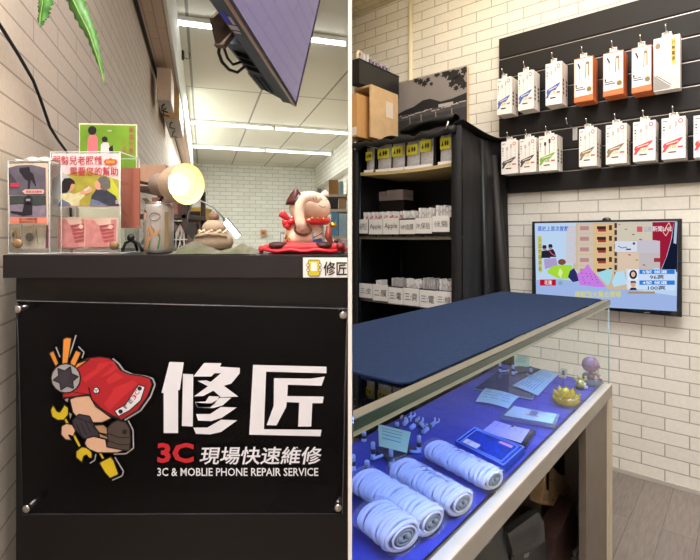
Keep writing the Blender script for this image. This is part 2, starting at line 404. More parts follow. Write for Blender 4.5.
# --- counter
cn = thing('reception_counter', 'black reception counter carrying the shop sign, under the beckoning cat', 'counter', (-.37, 1.12, 0))
part('top_board', MB().box((-.739, 1.0, CT-.049), (-.004, 1.30, CT), blackgloss, .002), cn)
part('front_panel', MB().box((-.732, 1.03, .0), (-.004, 1.05, CT-.049), blacksat), cn)
part('side_panel', MB().box((-.732, 1.05, .0), (-.714, 1.28, CT-.049), blacksat), cn)
part('side_panel', MB().box((-.022, 1.05, .0), (-.004, 1.28, CT-.049), blacksat), cn)
# --- acrylic sign
YS = .972
sg = thing('shop_sign', 'clear acrylic shop sign with white Chinese lettering and a red helmet mascot', 'sign', at(180, 515, 1.0))
acr = clear('dark acrylic', (.6, .6, .62), 1.42, .02, .85)
Pp = PF(YS)
q = [Pp(16, 301), Pp(347, 309), Pp(342, 514.5), Pp(22, 515)]
ap_ = part('acrylic_panel', MB().prism(q, (0, .005, 0), acr), sg)
edge = clear('acrylic edge', (.62, .64, .66), 1.45, .2, 1, .25, 'b5b8bb')
eb = MB()
for (a, b) in ((q[0], q[1]), (q[1], q[2]), (q[2], q[3]), (q[3], q[0])): eb.tube([a+V((0, .0025, 0)), b+V((0, .0025, 0))], .0013, edge, 6)
part('polished_edge', eb, ap_)
steel = mat('brushed steel', 'c6c4c2', .25, 1)
for x, y, x2, y2 in ((19, 309, 36, 305), (343, 315, 338, 313), (27.5, 508, 36, 494), (338, 507, 331, 495)):
    p = Pp(x, y); s = MB().lathe([(.0066, -.006), (.0078, -.004), (.0078, 0)], steel, p, (0, 1, 0), 16).lathe([(.0062, .005), (.0062, 1.03-YS)], steel, p, (0, 1, 0), 16)
    part('standoff', s, sg)
def SP(x, y, k=0): return at(x, y, YS)+V((0, -.0005-k, 0))
b = MB()
# big characters, outlined from their strokes (crop frame: 150+x/3.684, 340+y/3.684)
def c8(pts): return [(150+x/3.684, 340+y/3.684) for x, y in pts]
for pg in ([(72, 80), (125, 82), (110, 184), (104, 184), (104, 342), (51, 342), (51, 195), (43, 194)],
           [(122, 124), (160, 126), (158, 318), (118, 316)],
           [(200, 84), (264, 85), (258, 98), (331, 102), (331, 122), (300, 160), (272, 168), (326, 208), (262, 210), (234, 186), (196, 206), (163, 207), (214, 170), (176, 150), (208, 148), (224, 154), (262, 122), (238, 122), (226, 134), (160, 134)],
           [(166, 228), (205, 226), (218, 206), (256, 208), (240, 232), (222, 248), (178, 248)],
           [(166, 228), (196, 232), (226, 233), (258, 212), (300, 212), (268, 240), (234, 250), (176, 248)],
           [(170, 272), (222, 272), (262, 246), (320, 248), (264, 286), (226, 298), (178, 296)],
           [(160, 322), (212, 322), (262, 293), (322, 295), (262, 338), (222, 347), (170, 345)],
           # second character: box frame and axe
           [(380, 91), (650, 98), (650, 122), (428, 116), (420, 328), (632, 330), (628, 354), (366, 348)],
           [(457, 140), (590, 142), (644, 134), (632, 168), (508, 164), (506, 206), (640, 208), (636, 232), (598, 232), (594, 318), (546, 318), (550, 230), (504, 228), (502, 246), (466, 314), (430, 313), (456, 242)]):
    b.art(SP, c8(pg), wh)
b.text(SP, '3C', *c8([(28, 378)])[0], *c8([(162, 452)])[0], redv, bold=.035)
b.text(SP, '現場快速維修', *c8([(186, 392)])[0], *c8([(632, 458)])[0], wh, bold=.014, slant=3)
b.text(SP, '3C & MOBLIE PHONE REPAIR SERVICE', *c8([(28, 470)])[0], *c8([(620, 500)])[0], wh, bold=.012)
part('lettering', b, ap_, 'white and red lettering')
# emblem: red helmet craftsman (crop frame 30+x/5, 320+y/5)
e1 = lambda pts: [(30+x/5, 320+y/5) for x, y in pts]
e2 = lambda pts: [(30+x/5, 390+y/5) for x, y in pts]
ink = mat('emblem black', '0a0809', .5); red = mat('emblem red', 'b51c28', .5, noise=.02); red2 = mat('emblem bright red', 'c92a33', .5, noise=.02)
skin = mat('emblem beige', 'e2b89a', .5, noise=.02); org = mat('emblem orange', 'e9943a', .5, noise=.02); yel = mat('emblem yellow', 'dcc020', .5, noise=.02)
gry = mat('emblem grey', 'a8a8ac', .5, noise=.02); brn = mat('emblem brown', '4c403c', .5, noise=.02); drk = mat('emblem charcoal', '3a3440', .5, noise=.02); tan = mat('emblem tan', 'b48f6c', .5, noise=.02)
eb = MB()
def outl(pts, m, k, w=1.2):
    eb.art(SP, pts, m, k); eb.line(SP, pts+[pts[0]], w, ink, k+.5)
helm = [(165, 388), (168, 300), (215, 250), (250, 210), (290, 190), (350, 182), (400, 190), (430, 215), (455, 250), (500, 270), (560, 278), (600, 290), (612, 320), (590, 380), (540, 450), (460, 498), (400, 480), (330, 430), (300, 375)]
glo = [(x+14, y+2) for x, y in helm[6:16]]
eb.line(SP, e1(glo), 1.6, gry, .4)
eb.line(SP, e2([(492, 152), (516, 200), (518, 290), (480, 318), (420, 320)]), 1.3, gry, .4)
eb.line(SP, e2([(425, 335), (468, 405), (462, 428), (412, 450)]), 1.2, gry, .4)
eb.line(SP, e2([(330, 320), (325, 350), (300, 366)]), 1.2, gry, .4)
# face and collar
outl(e1([(200, 395), (250, 375), (300, 378), (330, 430), (410, 490), (360, 512), (300, 512), (240, 490), (215, 460)]), skin, 1)
outl(e1([(165, 350), (300, 372), (250, 376), (200, 388), (165, 392)]), red, 1.6, .8)
outl(e1(helm), red, 2, 1.3)
for pg in ([(260, 290), (330, 245), (345, 215), (420, 205), (440, 240), (400, 270), (350, 290), (300, 335)], [(380, 300), (430, 260), (470, 280), (440, 330), (520, 300), (540, 320), (450, 400), (400, 450), (370, 420), (420, 350)]):
    eb.art(SP, e1(pg), red2, 3)
eb.art(SP, e1([(275, 315), (400, 215), (420, 225), (300, 330)]), red, 3.4)
eb.art(SP, e1([(400, 320), (470, 285), (490, 300), (410, 345)]), red, 3.4)
eb.line(SP, e1([(296, 335), (310, 395), (355, 440), (420, 480), (455, 492)]), 1.3, ink, 3.8)
eb.disc(SP, 30+334/5, 320+350/5, 3.5, ink, 4); eb.disc(SP, 30+334/5, 320+350/5, 2.6, wh, 4.6)
for a in (90, 210, 330): eb.line(SP, [(96.8, 390), (96.8+2.4*math.cos(math.radians(a)), 390+2.4*math.sin(math.radians(a)))], .7, ink, 5)
# label strip on the helmet
st = e1([(425, 452), (480, 420), (545, 322), (578, 332), (556, 400), (500, 450), (445, 480)])
eb.art(SP, st, wh, 4.6); eb.line(SP, st+[st[0]], 1, ink, 5)
ang = math.radians(-52)
def rot_text(txt, cx, cy, w, h, m):
    ca, sa = math.cos(ang), math.sin(ang)
    def P(x, y, k=0): return SP(cx+x*ca-y*sa, cy+x*sa+y*ca, k)
    eb.text(P, txt, -w/2, -h/2, w/2, h/2, m, k=6, bold=.012)
for txt, cx, cy, m in (('●', 456, 455, ink), ('群', 482, 430, ink), ('匠', 506, 403, ink), ('3', 524, 382, redv), ('C', 538, 361, redv), ('●', 551, 340, ink)):
    rot_text(txt, 30+cx/5, 320+cy/5, 4.3, 4.3, m)
# feathers, nut
for pg in ([(98, 165), (120, 152), (146, 215), (130, 232)], [(168, 95), (185, 85), (210, 90), (205, 130), (188, 235), (162, 225)], [(232, 150), (258, 162), (230, 225), (200, 240), (205, 205)], [(300, 195), (225, 250), (215, 245), (240, 215)]):
    outl(e1(pg), org, 2.6, 1.1)
eb.line(SP, e1([(232, 75), (212, 140), (190, 200)]), 1.3, gry, 2.2); eb.line(SP, e1([(132, 135), (152, 185)]), 1.2, gry, 2.2); eb.line(SP, e1([(244, 132), (272, 160), (262, 190)]), 1.2, gry, 2.2)
nx, ny = 30+182/5, 320+290/5
eb.disc(SP, nx, ny, 15.4, ink, 3); eb.disc(SP, nx, ny, 14, gry, 4)
sp_ = [(nx+(12.8 if i % 2 == 0 else 7.6)*math.cos(math.radians(30*i-8)), ny+(12.8 if i % 2 == 0 else 7.6)*math.sin(math.radians(30*i-8))) for i in range(12)]
eb.art(SP, sp_, drk, 4.6); eb.line(SP, sp_+[sp_[0]], 1, ink, 5)
# spanner
eb.line(SP, e2([(170, 130), (250, 280)]), 2.2, yel, 1.4)
outl(e2([(118, 72), (104, 100), (112, 132), (140, 150), (172, 148), (194, 122), (194, 88), (172, 70), (168, 84), (150, 110), (136, 104)]), yel, 2)
outl(e2([(262, 282), (232, 305), (232, 335), (262, 362), (270, 330), (285, 322), (296, 338), (312, 340), (312, 312), (292, 288)]), yel, 2)
outl(e2([(172, 48), (190, 62), (196, 36)]), gry, 1.2, .6); outl(e2([(196, 108), (212, 120), (202, 150)]), gry, 1.2, .6)
# hand, sleeves, arms
outl(e2([(245, 120), (300, 130), (330, 190), (370, 210), (330, 245), (270, 240), (220, 190), (215, 150)]), drk, 1.4)
for s in (0, 1, 2, 3): eb.line(SP, e2([(235+s*22, 170-s*6), (262+s*22, 235-s*12)]), 1, ink, 3)
outl(e2([(160, 180), (185, 165), (215, 172), (230, 200), (220, 230), (195, 222), (212, 250), (180, 246), (158, 222)]), skin, 3.2)
outl(e2([(320, 175), (370, 172), (400, 200), (390, 232), (350, 215)]), tan, 2.2)
outl(e2([(345, 212), (395, 222), (392, 246), (350, 235)]), tan, 2.2)
outl(e2([(285, 240), (320, 230), (380, 245), (385, 275), (470, 300), (440, 312), (340, 312), (290, 292), (275, 265)]), skin, 2.4)
outl(e2([(440, 150), (480, 158), (500, 190), (505, 240), (500, 300), (470, 298), (385, 282), (392, 250), (388, 190), (410, 165)]), brn, 3.2)
eb.line(SP, e2([(390, 215), (450, 236), (505, 235)]), 1, ink, 4); eb.line(SP, e2([(388, 250), (450, 272), (505, 270)]), 1, ink, 4)
eb.disc(SP, 30+476/5, 390+207/5, 2.6, ink, 4.2)
outl(e2([(345, 315), (358, 312), (375, 340), (362, 345)]), yel, 1.6, .8)
outl(e2([(347, 362), (405, 332), (420, 350), (445, 420), (402, 440), (375, 410)]), yel, 2)
part('emblem', eb, ap_, 'craftsman emblem in a red helmet')
# --- small name plate on the counter edge
pl = thing('name_plate', 'small white name plate with yellow phone icon on the counter edge', 'sign', at(325, 278, 1.0))
np_ = part('plate', MB().box(tuple(at(303, 277.5, .996)), tuple(at(347.5, 257.5, .999)), mat('white acrylic', 'f0f0ee', .35, noise=.01)), pl)
PP = lambda x, y, k=0: at(x, y, .996)+V((0, -.0003-k, 0))
b = MB(); yl2 = mat('icon yellow', 'd8c832', .5)
b.art(PP, [(309, 260), (319, 260), (320, 262), (320, 274), (318.5, 276), (309.5, 276), (308, 274), (308, 262)], yl2, 1)
b.line(PP, [(309, 260), (319, 260), (320, 262), (320, 274), (318.5, 276), (309.5, 276), (308, 274), (308, 262), (309, 260)], .6, ink, 1.5)
b.rect(PP, 311, 262.5, 317, 271, mat('plate white', 'f3f3f1', .5, noise=.01), 2)
for cx, cy in ((308, 265), (308, 270), (320, 265), (320, 270)): b.disc(PP, cx, cy, 1.6, ink, 2); b.disc(PP, cx, cy, 1.1, wh, 3)
part('phone_icon', b, np_, 'yellow phone icon')
part('lettering', MB().text(PP, '修匠', 324, 261, 349.5, 276, ink, bold=.04).clip((-.004, 0, 0), (-1, 0, 0)) if False else MB().text(PP, '修匠', 323.5, 261.5, 347, 275.5, ink, bold=.012), pl, 'black lettering')

# --- donation boxes
cl = clear('clear acrylic', (.97, .98, .98), 1.2, .02)
cle = clear('acrylic bright edge', (.9, .92, .93), 1.45, .25, 1, .45, 'ffffff')
def acrylic_box(root, x0, x1, y0, y1, z0, z1, name='clear_box', th=.003):
    b = MB()
    for lo, hi in (((x0, y0, z0), (x1, y0+th, z1)), ((x0, y1-th, z0), (x1, y1, z1)), ((x0, y0, z0), (x0+th, y1, z1)), ((x1-th, y0, z0), (x1, y1, z1)), ((x0, y0, z0), (x1, y1, z0+th)), ((x0, y0, z1-th), (x1, y1, z1))): b.box(lo, hi, cl)
    part(name, b, root)
    b = MB(); r = .0014
    for x in (x0, x1):
        for y in (y0, y1): b.tube([(x, y, z0), (x, y, z1)], r, cle, 6)
        for z in (z0+r, z1): b.tube([(x, y0, z), (x, y1, z)], r, cle, 6)
    for y in (y0, y1):
        for z in (z0+r, z1): b.tube([(x0, y, z), (x1, y, z)], r, cle, 6)
    part('edge_strip', b, root)
Y1 = 1.08
X = lambda px, Y: (px-CX)/F*Y
Z = lambda py, Y: H-(py-HY)/F*Y
db = thing('donation_box', 'large clear donation box with a pink charity poster of a girl and an elder', 'donation box', (X(85, Y1), Y1+.05, CT))
acrylic_box(db, X(50.5, Y1), X(120, Y1), Y1, 1.178, CT, Z(152, Y1))
PB = lambda x, y, k=0: at(x, y, Y1)+V((0, -.0012-k, 0))
b = MB(); pap = mat('poster pale', 'e8d3d6', .6, noise=.03)
b.prism([PB(52, 153.5, -.0006), PB(120, 153.5, -.0006), PB(120, 207.5, -.0006), PB(52, 207.5, -.0006)], (0, .0005, 0), pap)
b.art(PB, [(54, 178), (85, 170), (119, 180), (119, 206), (54, 206)], mat('poster olive', 'a8a03c', .6, noise=.25, nscale=40), 1)
b.art(PB, [(53, 180), (62, 172), (72, 178), (70, 206), (53, 206)], mat('poster mist', 'b9b9bd', .6), 1.5)
b.art(PB, [(100, 190), (112, 178), (119, 190), (119, 206), (105, 206)], mat('poster lime', 'c3cb3d', .6, noise=.2), 1.5)
hair = mat('poster hair black', '1d171b', .6); sk = mat('poster skin', 'd99f83', .6); cream_ = mat('poster cream', 'd9d2a4', .6, noise=.2, nscale=90); navy = mat('poster navy', '343848', .6, noise=.3, nscale=120); jean = mat('poster jeans', '6d7c95', .6, noise=.3, nscale=90); hgrey = mat('poster grey hair', '6a6663', .6, noise=.3, nscale=200)
b.art(PB, [(58, 206), (61, 196), (66, 192), (74, 194), (84, 191), (88, 193), (84, 197), (80, 201), (80, 206)], cream_, 2)
b.art(PB, [(58, 206), (62, 199), (70, 203), (72, 206)], jean, 2.5)
b.disc(PB, 71, 186, 4, sk, 3, 5); b.art(PB, [(61, 193), (61.5, 184), (65, 178.5), (71, 178), (75, 181), (76, 184), (72, 184), (70, 190), (67, 193)], hair, 3.5)
b.art(PB, [(90, 206), (92, 196), (97, 189), (107, 190), (116, 196), (120, 206)], navy, 2)
b.art(PB, [(90, 206), (92, 199), (99, 201), (108, 206)], jean, 2.5)
b.disc(PB, 99, 185, 4, sk, 3, 5); b.art(PB, [(98, 180), (101, 176.5), (107, 176.5), (111, 181), (111, 188), (105, 191), (101, 188), (101, 184)], hgrey, 3.5)
b.art(PB, [(80, 193), (86, 188), (92, 187), (93, 191), (86, 195)], sk, 3); b.art(PB, [(84, 190), (90, 186), (91, 188), (86, 192)], mat('poster gift', 'cfd0c2', .6), 4)
b.rect(PB, 54, 199, 59, 204, mat('poster grey tag', 'a0a2a5', .6), 3); b.rect(PB, 116, 200, 119, 204, mat('poster grey tag', 'a0a2a5', .6), 3)
pk = mat('poster red', 'b3323f', .5)
b.text(PB, '弱勢兒老照顧', 53.5, 156, 102.5, 165, pk, k=3, bold=.012); b.text(PB, '需要您的幫助', 70.5, 167, 118.5, 176, pk, k=3, bold=.012)
b.art(PB, [(104, 162), (106, 159.5), (109, 159.5), (111, 158), (113, 159.5), (116, 159.5), (118, 162), (116, 164.5), (113, 164.5), (111, 166), (109, 164.5), (106, 164.5)], mat('poster orange', 'd8502c', .5), 3)
b.text(PB, '捐款箱', 106.5, 160.6, 115.5, 163.6, mat('poster yellow', 'e8c060', .5), k=4)
part('poster', b, db, 'pink charity poster with red lettering')
kn = mat('brass knob', 'a98a68', .35, .5)
part('knob', MB().lathe([(.0085, -.006), (.0102, -.004), (.0102, 0)], kn, at(114.5, 245.5, Y1), (0, 1, 0), 18), db)
bag2 = mat('dusky red card', 'a4604e', .7); 
solo('red_card', MB().box((X(121, 1.15), 1.15, CT+.06), (X(139.5, 1.15), 1.154, Z(168, 1.15)), bag2), 'dusky red card inside the large donation box, behind its poster', 'card')
# notes in the box
npk = mat('banknote pink', 'dc8f8c', .7, noise=.3, nscale=55); npd = mat('banknote red', 'c25560', .7, noise=.3, nscale=120); npl = mat('banknote pale', 'ecc9b8', .7, noise=.1)
def banknote(xl, xr, yt, yb, Yn, label, tilt, group=None):
    Pn = lambda x, y, k=0: at(x, y, Yn)+V((0, -k, (x-xl)*tilt))
    t = thing('banknote', label, 'banknote', (X((xl+xr)/2, Yn), Yn, CT+.004), 0, group)
    g = MB().grid(lambda u, v: Pn(xl+(xr-xl)*u, yb+(yt-yb)*v)+V((0, .0018*math.sin(5*u+2*v), 0)), 10, 6, npl)
    g.v += []
    pp_ = part('paper', g, t)
    b = MB()
    def Pg(x, y, k=0):
        u = (x-xl)/(xr-xl); v = (y-yb)/(yt-yb)
        return Pn(x, y, k)+V((0, .0018*math.sin(5*u+2*v)-.0012, 0))
    w_, h_ = xr-xl, yb-yt
    b.art(Pg, [(xl+w_*.04, yt+h_*.06), (xl+w_*.96, yt+h_*.06), (xl+w_*.96, yb-h_*.06), (xl+w_*.04, yb-h_*.06)], npk, 1)
    for k in range(5): b.art(Pg, [(xl+w_*(.45+.03*k), yt+h_*(.25+.12*k)), (xl+w_*.9, yt+h_*(.2+.12*k)), (xl+w_*.9, yt+h_*(.26+.12*k)), (xl+w_*(.5+.03*k), yt+h_*(.33+.12*k))], npd, 1.4)
    b.disc(Pg, xl+w_*.28, yb-h_*.36, w_*.145, npd, 1.8, h_*.15); b.disc(Pg, xl+w_*.28, yb-h_*.35, w_*.10, npl, 2.2, h_*.10); b.disc(Pg, xl+w_*.28, yb-h_*.37, w_*.07, npk, 2.6, h_*.07)
    b.art(Pg, [(xl+w_*.10, yb-h_*.07), (xl+w_*.18, yb-h_*.22), (xl+w_*.38, yb-h_*.22), (xl+w_*.48, yb-h_*.07)], npd, 1.7)
    b.disc(Pg, xl+w_*.8, yt+h_*.3, w_*.07, npl, 2, h_*.07)
    b.text(Pg, '100', xl+w_*.74, yb-h_*.2, xl+w_*.93, yb-h_*.08, npl, k=3)
    part('print', b, pp_)
gN = 'pink banknotes in the large donation box'
banknote(57, 88, 217, 249.5, 1.092, 'pink banknote on the left inside the large donation box', .00001)
banknote(84, 118, 218, 249, 1.088, 'pink banknote on the right inside the large donation box, overlapping the other', .00003)
# small box at the left
YL = 1.035
sb = thing('donation_box', 'small clear donation box at the left end of the counter with an animal poster', 'donation box', (X(28, YL), YL+.04, CT))
acrylic_box(sb, X(8.5, YL), X(49.5, YL), YL, YL+.042, CT, Z(161, YL))
PS = lambda x, y, k=0: at(x, y, YL)+V((0, -.0012-k, 0))
b = MB(); cp = mat('poster cream border', 'ddc9b4', .6); pur = mat('poster violet grey', '64606e', .6, noise=.25, nscale=60); bl_ = mat('poster near black', '201c26', .6)
b.prism([PS(8, 164, -.0006), PS(48, 163, -.0006), PS(48.5, 225, -.0006), PS(9.5, 224, -.0006)], (0, .0005, 0), cp)
b.art(PS, [(9, 168), (18, 165.5), (32, 165), (46, 168), (46.5, 196), (9.5, 195)], pur, 1)
b.art(PS, [(20, 168), (30, 167), (31, 172), (34, 174), (36, 182), (37, 187), (35.5, 186), (32, 180), (31, 183), (30, 190), (28.5, 190), (28.5, 181), (25, 179), (22, 174), (20, 172)], bl_, 2)
b.art(PS, [(9.5, 172), (15, 178), (18, 184), (12, 188), (9.5, 186)], mat('poster dusk', '45434f', .6), 1.5)
b.art(PS, [(10, 196), (46.5, 196), (47, 217), (10.3, 217)], mat('poster lilac grey', '857b8c', .6, noise=.3, nscale=90), 1)
b.art(PS, [(10, 196), (46.5, 196), (46.5, 205), (38, 206), (20, 204), (10, 205)], mat('poster moss', '3b4443', .6, noise=.4, nscale=120), 1.5)
b.disc(PS, 29, 200, 4.5, bl_, 3, 4.5); b.art(PS, [(25, 203), (33, 203), (33, 215), (24, 216), (11, 213), (12, 211), (23, 212)], bl_, 3)
b.rect(PS, 27, 199, 31, 201, mat('poster silver', 'a6a6b0', .6), 4)
b.rect(PS, 11, 183, 20, 187, mat('poster magenta', 'bb3350', .6), 4)
b.art(PS, [(23, 191.5), (26, 189.5), (44, 189.5), (45, 191.5), (44, 194), (26, 194)], mat('poster blush', 'e3bfb2', .6), 4)
b.text(PS, '關懷流浪動物', 27, 190.4, 43, 193.2, pk, k=5)
b.art(PS, [(10.3, 217.5), (47.3, 217.5), (47.6, 223.5), (10.8, 223.5)], mat('poster salmon', 'dd8a72', .6), 2)
b.text(PS, '愛心捐款箱', 20, 218.2, 38, 220.4, hair, k=4); b.text(PS, '請您伸出援手', 20, 221, 38, 223, hair, k=4)
part('poster', b, sb, 'dark animal charity poster')
part('knob', MB().lathe([(.0085, -.006), (.0102, -.004), (.0102, 0)], kn, at(18.5, 243.5, YL), (0, 1, 0), 18), sb)
part('flap', MB().grid(lambda u, v: V((X(9, YL)+(X(50, YL)-X(9, YL))*u, YL+.002+.038*v, Z(161, YL)+.002+.010*math.sin(u*2.6)*math.sin(v*3)+.002*math.sin(u*19))), 16, 6, cp), sb, 'crumpled cream paper flap')
nw = mat('pale note', 'd8cfc0', .7, noise=.25, nscale=60)
def note(xl, xr, yt, yb, Yn, m, label, tilt):
    b = MB().grid(lambda u, v: at(xl+(xr-xl)*u+tilt*v, yb+(yt-yb)*v, Yn)+V((0, .002*math.sin(6*u), 0)), 8, 5, m)
    PN = lambda x, y, k=0: at(x, y, Yn)+V((0, -.0026-k, 0))
    w_, h_ = xr-xl, yb-yt
    gm = mat('note ink', '7d7a6e', .7); b.disc(PN, xl+w_*.35+tilt*.5, (yt+yb)/2, w_*.16, gm, 1, h_*.2, 12); b.line(PN, [(xl+w_*.6+tilt, yt+3), (xl+w_*.75, yb-4)], .6, gm, 1)
    solo('banknote', b, label, 'banknote')
note(21, 45, 226, 248.5, YL+.02, nw, 'pale folded banknote inside the small donation box', 1.5)
note(46, 49, 222, 248, YL+.028, mat('pink slip', 'cf7fa0', .7), 'narrow pink slip at the right edge inside the small donation box', 0)
note(11, 20, 228, 242, YL+.03, mat('cream slip', 'e0c6a4', .7), 'small cream slip above the knob inside the small donation box', 0)
# --- green photo poster behind
YP = 1.215
gp = thing('photo_poster', 'green photo poster of two children standing behind the large donation box', 'poster', (X(108, YP), YP+.02, CT))
PG = lambda x, y, k=0: at(x, y, YP)+V((0, -.0002-k, 0))
b = MB(); b.prism([PG(79, 123), PG(137, 124.5), PG(137, 248), PG(79, 248)], (0, .004, 0), mat('poster board pale', 'e2dcc4', .6))
b.art(PG, [(80, 124.5), (136, 125.5), (136, 200), (80, 200)], mat('poster green', '6f9a24', .6, noise=.45, nscale=9), 1)
b.disc(PG, 92.5, 130.5, 4.3, hair, 3, 4.4); b.art(PG, [(88, 139), (90, 135), (96, 135), (98, 139), (98, 156), (87, 156)], mat('poster coral', 'd7757c', .6), 2)
b.disc(PG, 105, 139.5, 3, hair, 3, 3); b.art(PG, [(101, 145), (104, 142), (109, 143), (111, 156), (101, 156)], mat('poster white cloth', 'd8d8dc', .6), 2); b.art(PG, [(109, 148), (113, 145), (114, 156), (110, 156)], hair, 3)
for i, c in enumerate('幸福分享'): b.text(PG, c, 129-(0 if i < 2 else 0), 127+i*7, 134, 133+i*7, mat('poster rose', 'b44a5c', .6), k=3, bold=.012)
for i, c in enumerate('傳愛'): b.text(PG, c, 122.5, 138.5+i*8, 127, 145+i*8, mat('poster rose', 'b44a5c', .6), k=3, bold=.012)
b.text(PG, '關懷', 108, 130, 112, 131.6, mat('poster white cloth', 'd8d8dc', .6), k=3)
part('board', b, gp); part('foot', MB().box((X(90, YP), YP, CT), (X(126, YP), YP+.05, CT+.004), cle), gp)
# --- cable on the wall
def LW(px, py, off=0):
    t = (px-CX)/F; Y = (-.447+off)/(t+.3128); return at(px, py, Y)
solo('power_cable', MB().tube([LW(-25, -12, .012), LW(3, 30, .012), LW(18, 54, .012), LW(33, 80, .012), LW(40, 98, .012), LW(50, 127, .012), LW(58, 140, .012), LW(67, 152, .012), LW(70, 190, .012), LW(72, 250, .012)], .0042, mat('black rubber', '0c0b0c', .5), 8), 'black cable running down the brick wall above the donation boxes', 'cable')
# --- fern fronds
leafm = mat('leaf green', '3f7a2b', .5, noise=.5, nscale=60, bump=.3); stemm = mat('leaf stem', '8fae5a', .5)
fp = thing('hanging_plant', 'green artificial fern with two toothed fronds hanging at the top left', 'plant', at(55, -60, 1.1))
def frond(pts, ws, Y, name='frond'):
    b = MB(); n = len(pts)-1; K = 22; L_ = []
    for i in range(K+1):
        t = i/K*n; j = min(int(t), n-1); f = t-j
        x = pts[j][0]*(1-f)+pts[j+1][0]*f; y = pts[j][1]*(1-f)+pts[j+1][1]*f
        w_ = (ws[j]*(1-f)+ws[j+1]*f)*(1.18 if i % 2 else .86)
        dx, dy = pts[j+1][0]-pts[j][0], pts[j+1][1]-pts[j][1]; d = math.hypot(dx, dy); nx, ny = -dy/d, dx/d
        L_.append([at(x+nx*w_*s/2, y+ny*w_*s/2, Y)+V((0, .009*abs(s)*w_/14-.01*math.sin(i*.9)*abs(s)*.2, 0)) for s in (-1, -.5, 0, .5, 1)])
    vs = [p for r in L_ for p in r]; fs = [(i*5+k, i*5+k+1, (i+1)*5+k+1, (i+1)*5+k) for i in range(K) for k in range(4)]
    b.add(vs, fs, leafm, True)
    b.tube([r[2]+V((0, -.0015, 0)) for r in L_], .0012, stemm, 6)
    o = part(name, b, fp); s = o.modifiers.new('thickness', 'SOLIDIFY'); s.thickness = .0012
frond([(44, -30), (43, 3), (40.5, 18), (40, 27)], [16, 14, 9, 1.5], 1.12)
frond([(62, -25), (76, 6), (89, 32), (98, 58), (105, 85)], [15, 16, 11, 6, .8], 1.15)
part('stem', MB().tube([at(44, -30, 1.12), at(52, -55, 1.12), at(62, -25, 1.15)], .003, stemm, 8), fp)
# --- boxes mounted high on the wall, hook on the soffit face
def wbox(Ya, Yb, za, zb, out, m1, m2, name, label, hooks):
    t = thing(name, label, 'box', (wx(Ya)+out/2+.05, Ya, za), LA)
    la = (Yb-Ya)/.9543
    part('body', MB().box((-out/2, 0, 0), (out/2, la, zb-za), m1, .006), t, world=False)
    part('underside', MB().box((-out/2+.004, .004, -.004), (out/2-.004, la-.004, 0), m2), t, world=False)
    for (x, y) in hooks: part('bracket', MB().tube([(x, y, -.004), (x-.02, y, -.02), (x-.03, y+.05, -.05), (x+.02, y+.07, -.06)], .006, dk, 8), t, world=False)
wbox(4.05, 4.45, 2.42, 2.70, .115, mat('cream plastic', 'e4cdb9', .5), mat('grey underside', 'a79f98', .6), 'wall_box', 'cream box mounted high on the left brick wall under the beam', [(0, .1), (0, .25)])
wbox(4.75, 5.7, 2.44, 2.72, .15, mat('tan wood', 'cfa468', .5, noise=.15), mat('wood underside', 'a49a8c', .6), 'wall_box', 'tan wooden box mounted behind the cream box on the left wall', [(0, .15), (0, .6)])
hk = thing('wall_hook', 'small black hook on the white beam face below the ceiling', 'hook', at(183, 60, 5.0))
sxp = lambda Y: sx(Y)+.022
p0 = V((sxp(5.2)+.01, 5.2, Z(57, 5.2)))
part('plate', MB().box((p0.x-.01, p0.y-.02, p0.z-.03), (p0.x+.01, p0.y+.02, p0.z+.1), dk), hk)
part('hook_wire', MB().tube([p0+V((.005, 0, .0)), p0+V((.04, 0, -.02)), p0+V((.07, 0, -.02)), p0+V((.08, 0, .03)), p0+V((.06, 0, .05))], .005, dk, 8), hk)
part('cable_cover', MB().box((p0.x-.012, p0.y-.5, p0.z-.55), (p0.x+.004, p0.y-.47, p0.z+.08), mat('white enamel', 'eceee9', .4)), hk)
solo('wall_plaque', MB().box(tuple(bl+E_*0+V((0, 0, 0))), tuple(bl+V((.01, .01, .01))), org) if False else (lambda c: MB().box((c.x-.09, c.y-.015, c.z-.09), (c.x+.09, c.y-.002, c.z+.09), mat('orange wood', 'c98a58', .5)).box((c.x-.045, c.y-.018, c.z-.045), (c.x+.045, c.y-.012, c.z+.045), mat('dark orange', '8a5028', .5)))((lambda t: at(263.5, 233, t))(13.70)), 'small square orange plaque on the far white brick wall', 'plaque')
# --- desk lamp with the warm shade
YA = 1.13
lm = thing('desk_lamp', 'lit desk lamp with a beige bell shade glowing warm yellow', 'lamp', (X(131, 1.24), 1.24, CT))
ax = V((.80, -.60, -.05)).normalized(); rc = at(187, 184, 1.06); nc = rc-ax*.118
shm = mat('beige enamel shade', 'b9a48f', .4, noise=.03); inn = mat('shade cream lining', 'f6dfa8', .5, noise=.02)
rimr = .0475
prof = [(.006, .0), (.027, .0), (.028, .03), (.026, .045)]
part('socket', MB().lathe([(.005, 0), (.026, .001), (.0275, .006), (.0275, .045), (.024, .05)], mat('taupe socket', '8b7a70', .45), nc, ax, 28), lm)
sh = [(.026, .043), (.031, .05), (.037, .06), (.0425, .074), (.0455, .092), (.0475, .118)]
ls_ = part('lamp_shade', MB().lathe(sh, shm, nc, ax, 40, caps=False), lm, 'beige bell shade')
part('shade_lining', MB().lathe([(r-.0012, z) for r, z in sh[::-1]]+[(.004, .046)], inn, nc, ax, 40, caps=False), ls_)
part('bulb', MB().lathe([(.012, .046), (.016, .056), (.0235, .070), (.0255, .083), (.021, .096), (.012, .104), (.001, .107)], glow('warm bulb', 'ffd9a0', 9), nc, ax, 24), lm, 'glowing warm bulb')
arm = mat('dark bronze arm', '3b302c', .35, .6)
p1 = nc-ax*.012
